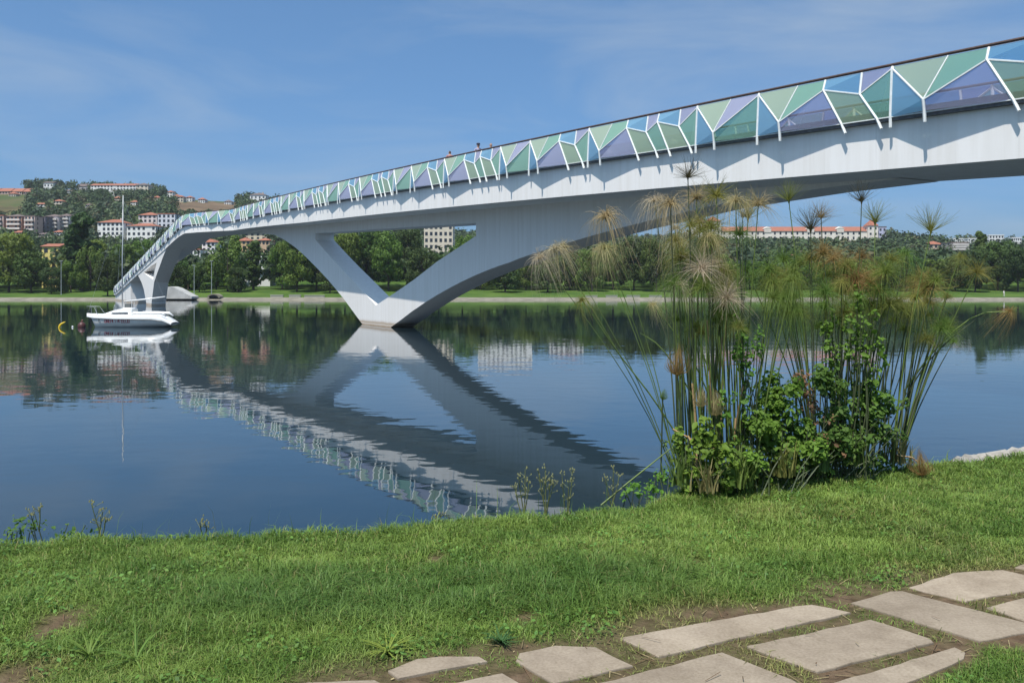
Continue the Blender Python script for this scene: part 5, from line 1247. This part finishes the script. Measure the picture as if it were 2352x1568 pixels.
# ------------------------------------------------------------------ leafy brambles and vines at the foot of the papyrus
def leaf_cloud(blobs, n_per, size, rg):
    """ovate leaves, each two faces folded on the midrib"""
    C = []; Nn = []
    for (c, r) in blobs:
        k = int(n_per * (r[0] * r[2]) / 0.06); d = rg.normal(size=(k, 3)); d /= np.linalg.norm(d, axis=1, keepdims=True)
        C.append(np.array(c) + d * np.array(r) * (0.45 + 0.6 * rg.random((k, 1)) ** .5)); Nn.append(d * .6 + np.array([0, -.35, .75]) + rg.normal(size=(k, 3)) * .45)
    C = np.concatenate(C); N_ = np.concatenate(Nn); n = len(C); N_ /= np.linalg.norm(N_, axis=1, keepdims=True)
    R_ = rg.normal(size=(n, 3)); T_ = np.cross(N_, R_); T_ /= np.linalg.norm(T_, axis=1, keepdims=True); B_ = np.cross(N_, T_); s = (rg.uniform(.45, 1.0, (n, 1)) + (rg.random((n, 1)) < .2) * .6) * size
    a, b = C - T_ * s, C + T_ * s * 1.1; m1 = C - T_ * s * .25 + N_ * s * .12
    l1, l2 = C - T_ * s * .35 + B_ * s * .62, C + T_ * s * .35 + B_ * s * .5; r1, r2 = C - T_ * s * .35 - B_ * s * .62, C + T_ * s * .35 - B_ * s * .5
    V = np.stack([a, l1, l2, b, r2, r1], 1) ; V[:, [1, 2, 4, 5]] += (N_ * s * .22)[:, None, :]
    b6 = np.arange(n)[:, None] * 6
    Q = np.concatenate([b6 + np.array([[0, 1, 2, 3]]), b6 + np.array([[0, 3, 4, 5]])])
    return V.reshape(-1, 3), Q
BL = {'b': leaf_mat('withered_brown_leaves', (0.24, 0.15, 0.075), .3, .4), 'l': leaf_mat('bright_bramble_leaves', (0.125, 0.235, 0.030), .35, .5), 'd': leaf_mat('dark_bramble_leaves', (0.085, 0.170, 0.030), .35, .5), 'y': leaf_mat('yellow_green_vine_leaves', (0.12, 0.22, 0.028), .35, .3)}
def bramble(name, label, blobs, n_per, size, tone, cat='bush'):
    """blobs: frame x, y, distance, radius px wide, radius px high"""
    c0 = px(blobs[0][0], blobs[0][1], blobs[0][2]); t = empty(name, (c0.x, c0.y, float(near_h(c0.x, c0.y)))); tag(t, label, cat)
    bl = [(tuple(px(x, y, Y) - t.location), (rx * Y / F, max(.10, rx * Y / F * .7), ry * Y / F)) for x, y, Y, rx, ry in blobs]
    rsb = random.Random(int(blobs[0][1])); sub = []
    for c, r in bl:
        for _ in range(12):
            d = Vector((rsb.gauss(0, .55), rsb.gauss(0, .5), rsb.gauss(0, .55))); k_ = rsb.uniform(.18, .50)
            sub.append((tuple(Vector(c) + Vector((d.x * r[0], d.y * r[1], d.z * r[2]))), (max(.03, r[0] * k_), max(.03, r[1] * k_), max(.03, r[2] * k_ * rsb.uniform(.6, 1.3)))))
    V_, Q_ = leaf_cloud(sub, n_per * .62, size, np.random.default_rng(int(blobs[0][0]) + len(blobs)))
    link('foliage', np_mesh('foliage', V_, Q_), BL[tone], t)
    tw = MB(); r_ = random.Random(int(blobs[0][0]))
    for c, r in bl:
        for _ in range(4):
            e = Vector(c) + Vector((r_.uniform(-1, 1) * r[0], r_.uniform(-1, 1) * r[1], r_.uniform(-.2, 1) * r[2])); b_ = Vector((c[0] * .6 + r_.uniform(-.1, .1), r_.uniform(-.1, .1), -.05))
            tw.tube([b_, (b_ + e) / 2 + Vector((r_.uniform(-.08, .08), 0, .06)), e], [.006, .005, .003], 4)
    tw.build('twig', SM['d'], t)
bramble('bramble_bush', 'leafy green bramble at the left foot of the papyrus', [(1625, 1050, 7.0, 40, 62), (1585, 1075, 6.9, 24, 40), (1672, 1075, 6.9, 36, 46), (1560, 1035, 7.1, 18, 45)], 700, .026, 'l')
bramble('bramble_bush', 'bright leafy bramble mound in the middle between both papyrus clumps', [(1790, 960, 7.3, 80, 70), (1750, 1010, 7.2, 70, 55), (1830, 1010, 7.3, 60, 55), (1790, 890, 7.4, 40, 45), (1720, 1060, 7.0, 45, 35)], 1150, .023, 'l')
bramble('bramble_bush', 'dark leafy bramble climbing the right papyrus clump', [(1905, 880, 7.5, 60, 60), (1940, 950, 7.5, 65, 60), (1900, 1010, 7.4, 60, 45), (1990, 1010, 7.5, 60, 50), (2020, 940, 7.6, 40, 60)], 1050, .023, 'd')
bramble('bramble_bush', 'low tangled bramble filling the foot between the papyrus clumps', [(1700, 1070, 6.95, 40, 34), (1770, 1060, 7.05, 46, 36), (1840, 1060, 7.2, 60, 32), (1890, 1050, 7.35, 50, 35), (1650, 1095, 6.85, 34, 26)], 660, .023, 'd')
bramble('dry_bush', 'brown withered leaves hanging in the middle of the thicket', [(1865, 930, 7.45, 32, 40), (1880, 1000, 7.35, 34, 40), (1840, 870, 7.5, 26, 28), (1920, 1030, 7.3, 30, 24)], 420, .018, 'b')
bramble('vine', 'yellow-green vine twining up the left papyrus stems', [(1715, 860, 7.2, 22, 70), (1690, 800, 7.2, 16, 50), (1745, 800, 7.2, 14, 40), (1660, 930, 7.1, 20, 40)], 520, .021, 'y', 'vine')
bramble('vine', 'yellow-green vine twining high up the right papyrus stems', [(1935, 790, 7.5, 26, 60), (1985, 790, 7.5, 24, 55), (1975, 730, 7.5, 12, 45), (1900, 760, 7.5, 14, 45), (2010, 850, 7.5, 24, 50)], 520, .022, 'y', 'vine')
bramble('weed_bush', 'low leafy weeds at the bank edge left of the papyrus', [(1450, 1130, 6.75, 26, 18), (1495, 1118, 6.9, 26, 20), (1525, 1092, 7.0, 20, 20)], 600, .018, 'l')
bramble('weed_bush', 'low green creeper below the right papyrus clump', [(1850, 1065, 7.4, 70, 20), (1940, 1060, 7.6, 70, 20), (2020, 1062, 7.8, 60, 18)], 800, .019, 'l')
bramble('weed_bush', 'small leafy bush at the water edge in the lower left', [(75, 1205, 5.75, 36, 26), (40, 1225, 5.65, 40, 16), (170, 1222, 5.7, 40, 12)], 420, .016, 'd')

def sedge(x, y, Y, nb, L, label, col):
    p = px(x, y, Y); t = empty('sedge', (p.x, p.y, p.z - .03)); tag(t, label, 'sedge', 'sedge tufts at the foot of the papyrus'); rr = random.Random(int(x)); V_ = []; F_ = []
    for i in range(int(nb * 1.4)):
        a = rr.uniform(0, 6.28); Lb = L * rr.uniform(.5, 1.15); out = rr.uniform(.1, .55); b_ = len(V_); o_ = Vector((rr.gauss(0, .05), rr.gauss(0, .04), 0))
        for j in range(7):
            u = j / 6; q = o_ + Vector((math.cos(a) * Lb * out * u ** 1.6, math.sin(a) * Lb * out * u ** 1.6, Lb * (u - .45 * out * u ** 3))); sd = Vector((-math.sin(a), math.cos(a), 0)) * .008 * (1 - u ** 2.2); V_ += [q - sd, q + sd]
        F_ += [(b_ + 2 * j, b_ + 2 * j + 1, b_ + 2 * j + 3, b_ + 2 * j + 2) for j in range(6)]
    me = bpy.data.meshes.new('blades'); me.from_pydata(V_, [], F_); link('blades', me, leaf_mat('sedge_blades', col, .35, .35), t)
for q in ((1560, 1105, 6.9, 34, .34, 'upright green sedge at the left foot of the papyrus', (.13, .21, .05)), (1625, 1120, 6.75, 30, .26, 'dry straw-coloured sedge in front of the left papyrus', (.30, .25, .11)), (1700, 1110, 6.85, 36, .34, 'green sedge below the middle bramble', (.12, .20, .045)), (1795, 1085, 7.0, 36, .30, 'yellowish sedge between the two papyrus clumps', (.22, .24, .07)),
          (1880, 1072, 7.25, 34, .32, 'dark green sedge left of the right papyrus base', (.09, .15, .04)), (1975, 1062, 7.5, 34, .36, 'green sedge in front of the right papyrus base', (.13, .21, .05)), (2060, 1056, 7.75, 34, .34, 'pale sedge at the right foot of the papyrus', (.26, .25, .10))): sedge(*q)
# ------------------------------------------------------------------ wild flower stalks, seed stalks, shore rocks
def weed(x, ybase, Y, stalks, label, cat='weed', group=None, sm='s2'):
    p = px(x, ybase, Y); t = empty('flower_stalk', (p.x, p.y, p.z - .04)); tag(t, label, cat, group)
    st_ = MB(); hd = MB(); r_ = random.Random(int(x))
    for (dx_, h) in stalks:
        a = Vector((r_.uniform(-.015, .015), r_.uniform(-.02, .02), 0)); tip_ = Vector((dx_, r_.uniform(-.05, .05), h)); m_ = (a + tip_) / 2 + Vector((dx_ * .12, 0, h * .04))
        st_.tube([a, m_, tip_], [.0045, .0035, .0025], 4)
        for q in range(5):
            f = r_.uniform(.35, .95); b0 = a.lerp(tip_, f); e = b0 + Vector((r_.uniform(-.05, .05), r_.uniform(-.05, .05), r_.uniform(.02, .06))); st_.tube([b0, e], [.002, .0015], 4)
            hd.tube([e - Vector((0, 0, .004)), e + Vector((0, 0, .006))], [.005, .003], 5)
        for q in range(4):
            e = tip_ + Vector((r_.uniform(-.02, .02), r_.uniform(-.02, .02), r_.uniform(-.01, .02))); hd.tube([e - Vector((0, 0, .005)), e + Vector((0, 0, .007))], [.006, .004], 5)
    st_.build('stalk', WS, t); tag(hd.build('flower_head', WH, t), kind='stuff')
WS = mat('weed_stalk', (0.14, 0.16, 0.05), .7, .3, 10); WH = mat('weed_flower', (0.24, 0.24, 0.10), .8, .3, 20)
weed(1200, 1172, 6.45, [(-.03, .30), (-.06, .22), (.02, .34), (.05, .26)], 'yellowish wild flower stalks at the bank edge, left group', group='wild flower stalks')
weed(1252, 1172, 6.5, [(-.05, .33), (.0, .36), (.04, .30), (.07, .24), (-.02, .26)], 'yellowish wild flower stalks at the bank edge, middle group', group='wild flower stalks')
weed(1300, 1170, 6.55, [(-.03, .31), (.02, .27), (.05, .33)], 'yellowish wild flower stalks at the bank edge, right group', group='wild flower stalks')
weed(1405, 1150, 6.75, [(-.05, .22), (.01, .30), (.06, .24)], 'thin brownish stalks beside the left papyrus', group='wild flower stalks')
weed(228, 1222, 5.7, [(-.04, .24), (.03, .18), (.05, .13)], 'pale feathery grass stalks at the lower left water edge'); weed(85, 1205, 5.72, [(-.02, .12), (.03, .15)], 'green stalks over the small left bush')
weed(1008, 1200, 6.1, [(.01, .10), (-.03, .07)], 'single short stalk on the bank below the bridge reflection'); weed(470, 1215, 5.85, [(-.02, .10), (.02, .07)], 'tiny pale stalk on the bank left of the bridge reflection')
rr = random.Random(4)
for k_, (x, y, s_) in enumerate(((2205, 1060, .10), (2238, 1056, .13), (2272, 1052, .12), (2305, 1048, .15), (2335, 1042, .12), (2365, 1040, .14), (2222, 1064, .06), (2290, 1058, .07))):
    Y = 8.55 + k_ % 3 * .06; p = px(x, y, Y); bm = bmesh.new(); bmesh.ops.create_icosphere(bm, subdivisions=2, radius=s_)
    for v in bm.verts: v.co = Vector((v.co.x * 1.3, v.co.y, v.co.z * .7)) * (1 + .28 * math.sin(v.co.x * 37 + k_) * math.sin(v.co.y * 41 + v.co.z * 29))
    me = bpy.data.meshes.new('rock'); bm.to_mesh(me); bm.free(); o = link('shore_rock', me, M['rock']); o.location = (p.x, p.y, p.z - s_ * .25); o.rotation_euler = (0, 0, rr.uniform(0, 6))
    tag(o, 'pale rock at the right water edge, ' + ['leftmost of the big ones', 'second of the big ones from left', 'third of the big ones', 'largest one', 'next to the picture edge', 'cut by the picture edge', 'smallest on the left', 'small one in front of the largest'][k_], 'rock', 'pale rocks on the right shore')


# ------------------------------------------------------------------ thin summer haze over the valley
hz = MB().box((-1560, -340, -3), (1560, 1760, 135)).build('haze', None)
hm_ = bpy.data.materials.new('valley_haze'); hm_.use_nodes = True; ht = hm_.node_tree; ht.nodes.clear()
ho_ = ht.nodes.new('ShaderNodeOutputMaterial'); pv = ht.nodes.new('ShaderNodeVolumePrincipled')
pv.inputs['Color'].default_value = (0.80, 0.88, 1.0, 1); pv.inputs['Density'].default_value = 0.00010; pv.inputs['Anisotropy'].default_value = 0.0
ht.links.new(pv.outputs[0], ho_.inputs['Volume']); hz.data.materials.append(hm_)
tag(hz, 'thin bluish summer haze over the river valley', None, None, 'stuff')
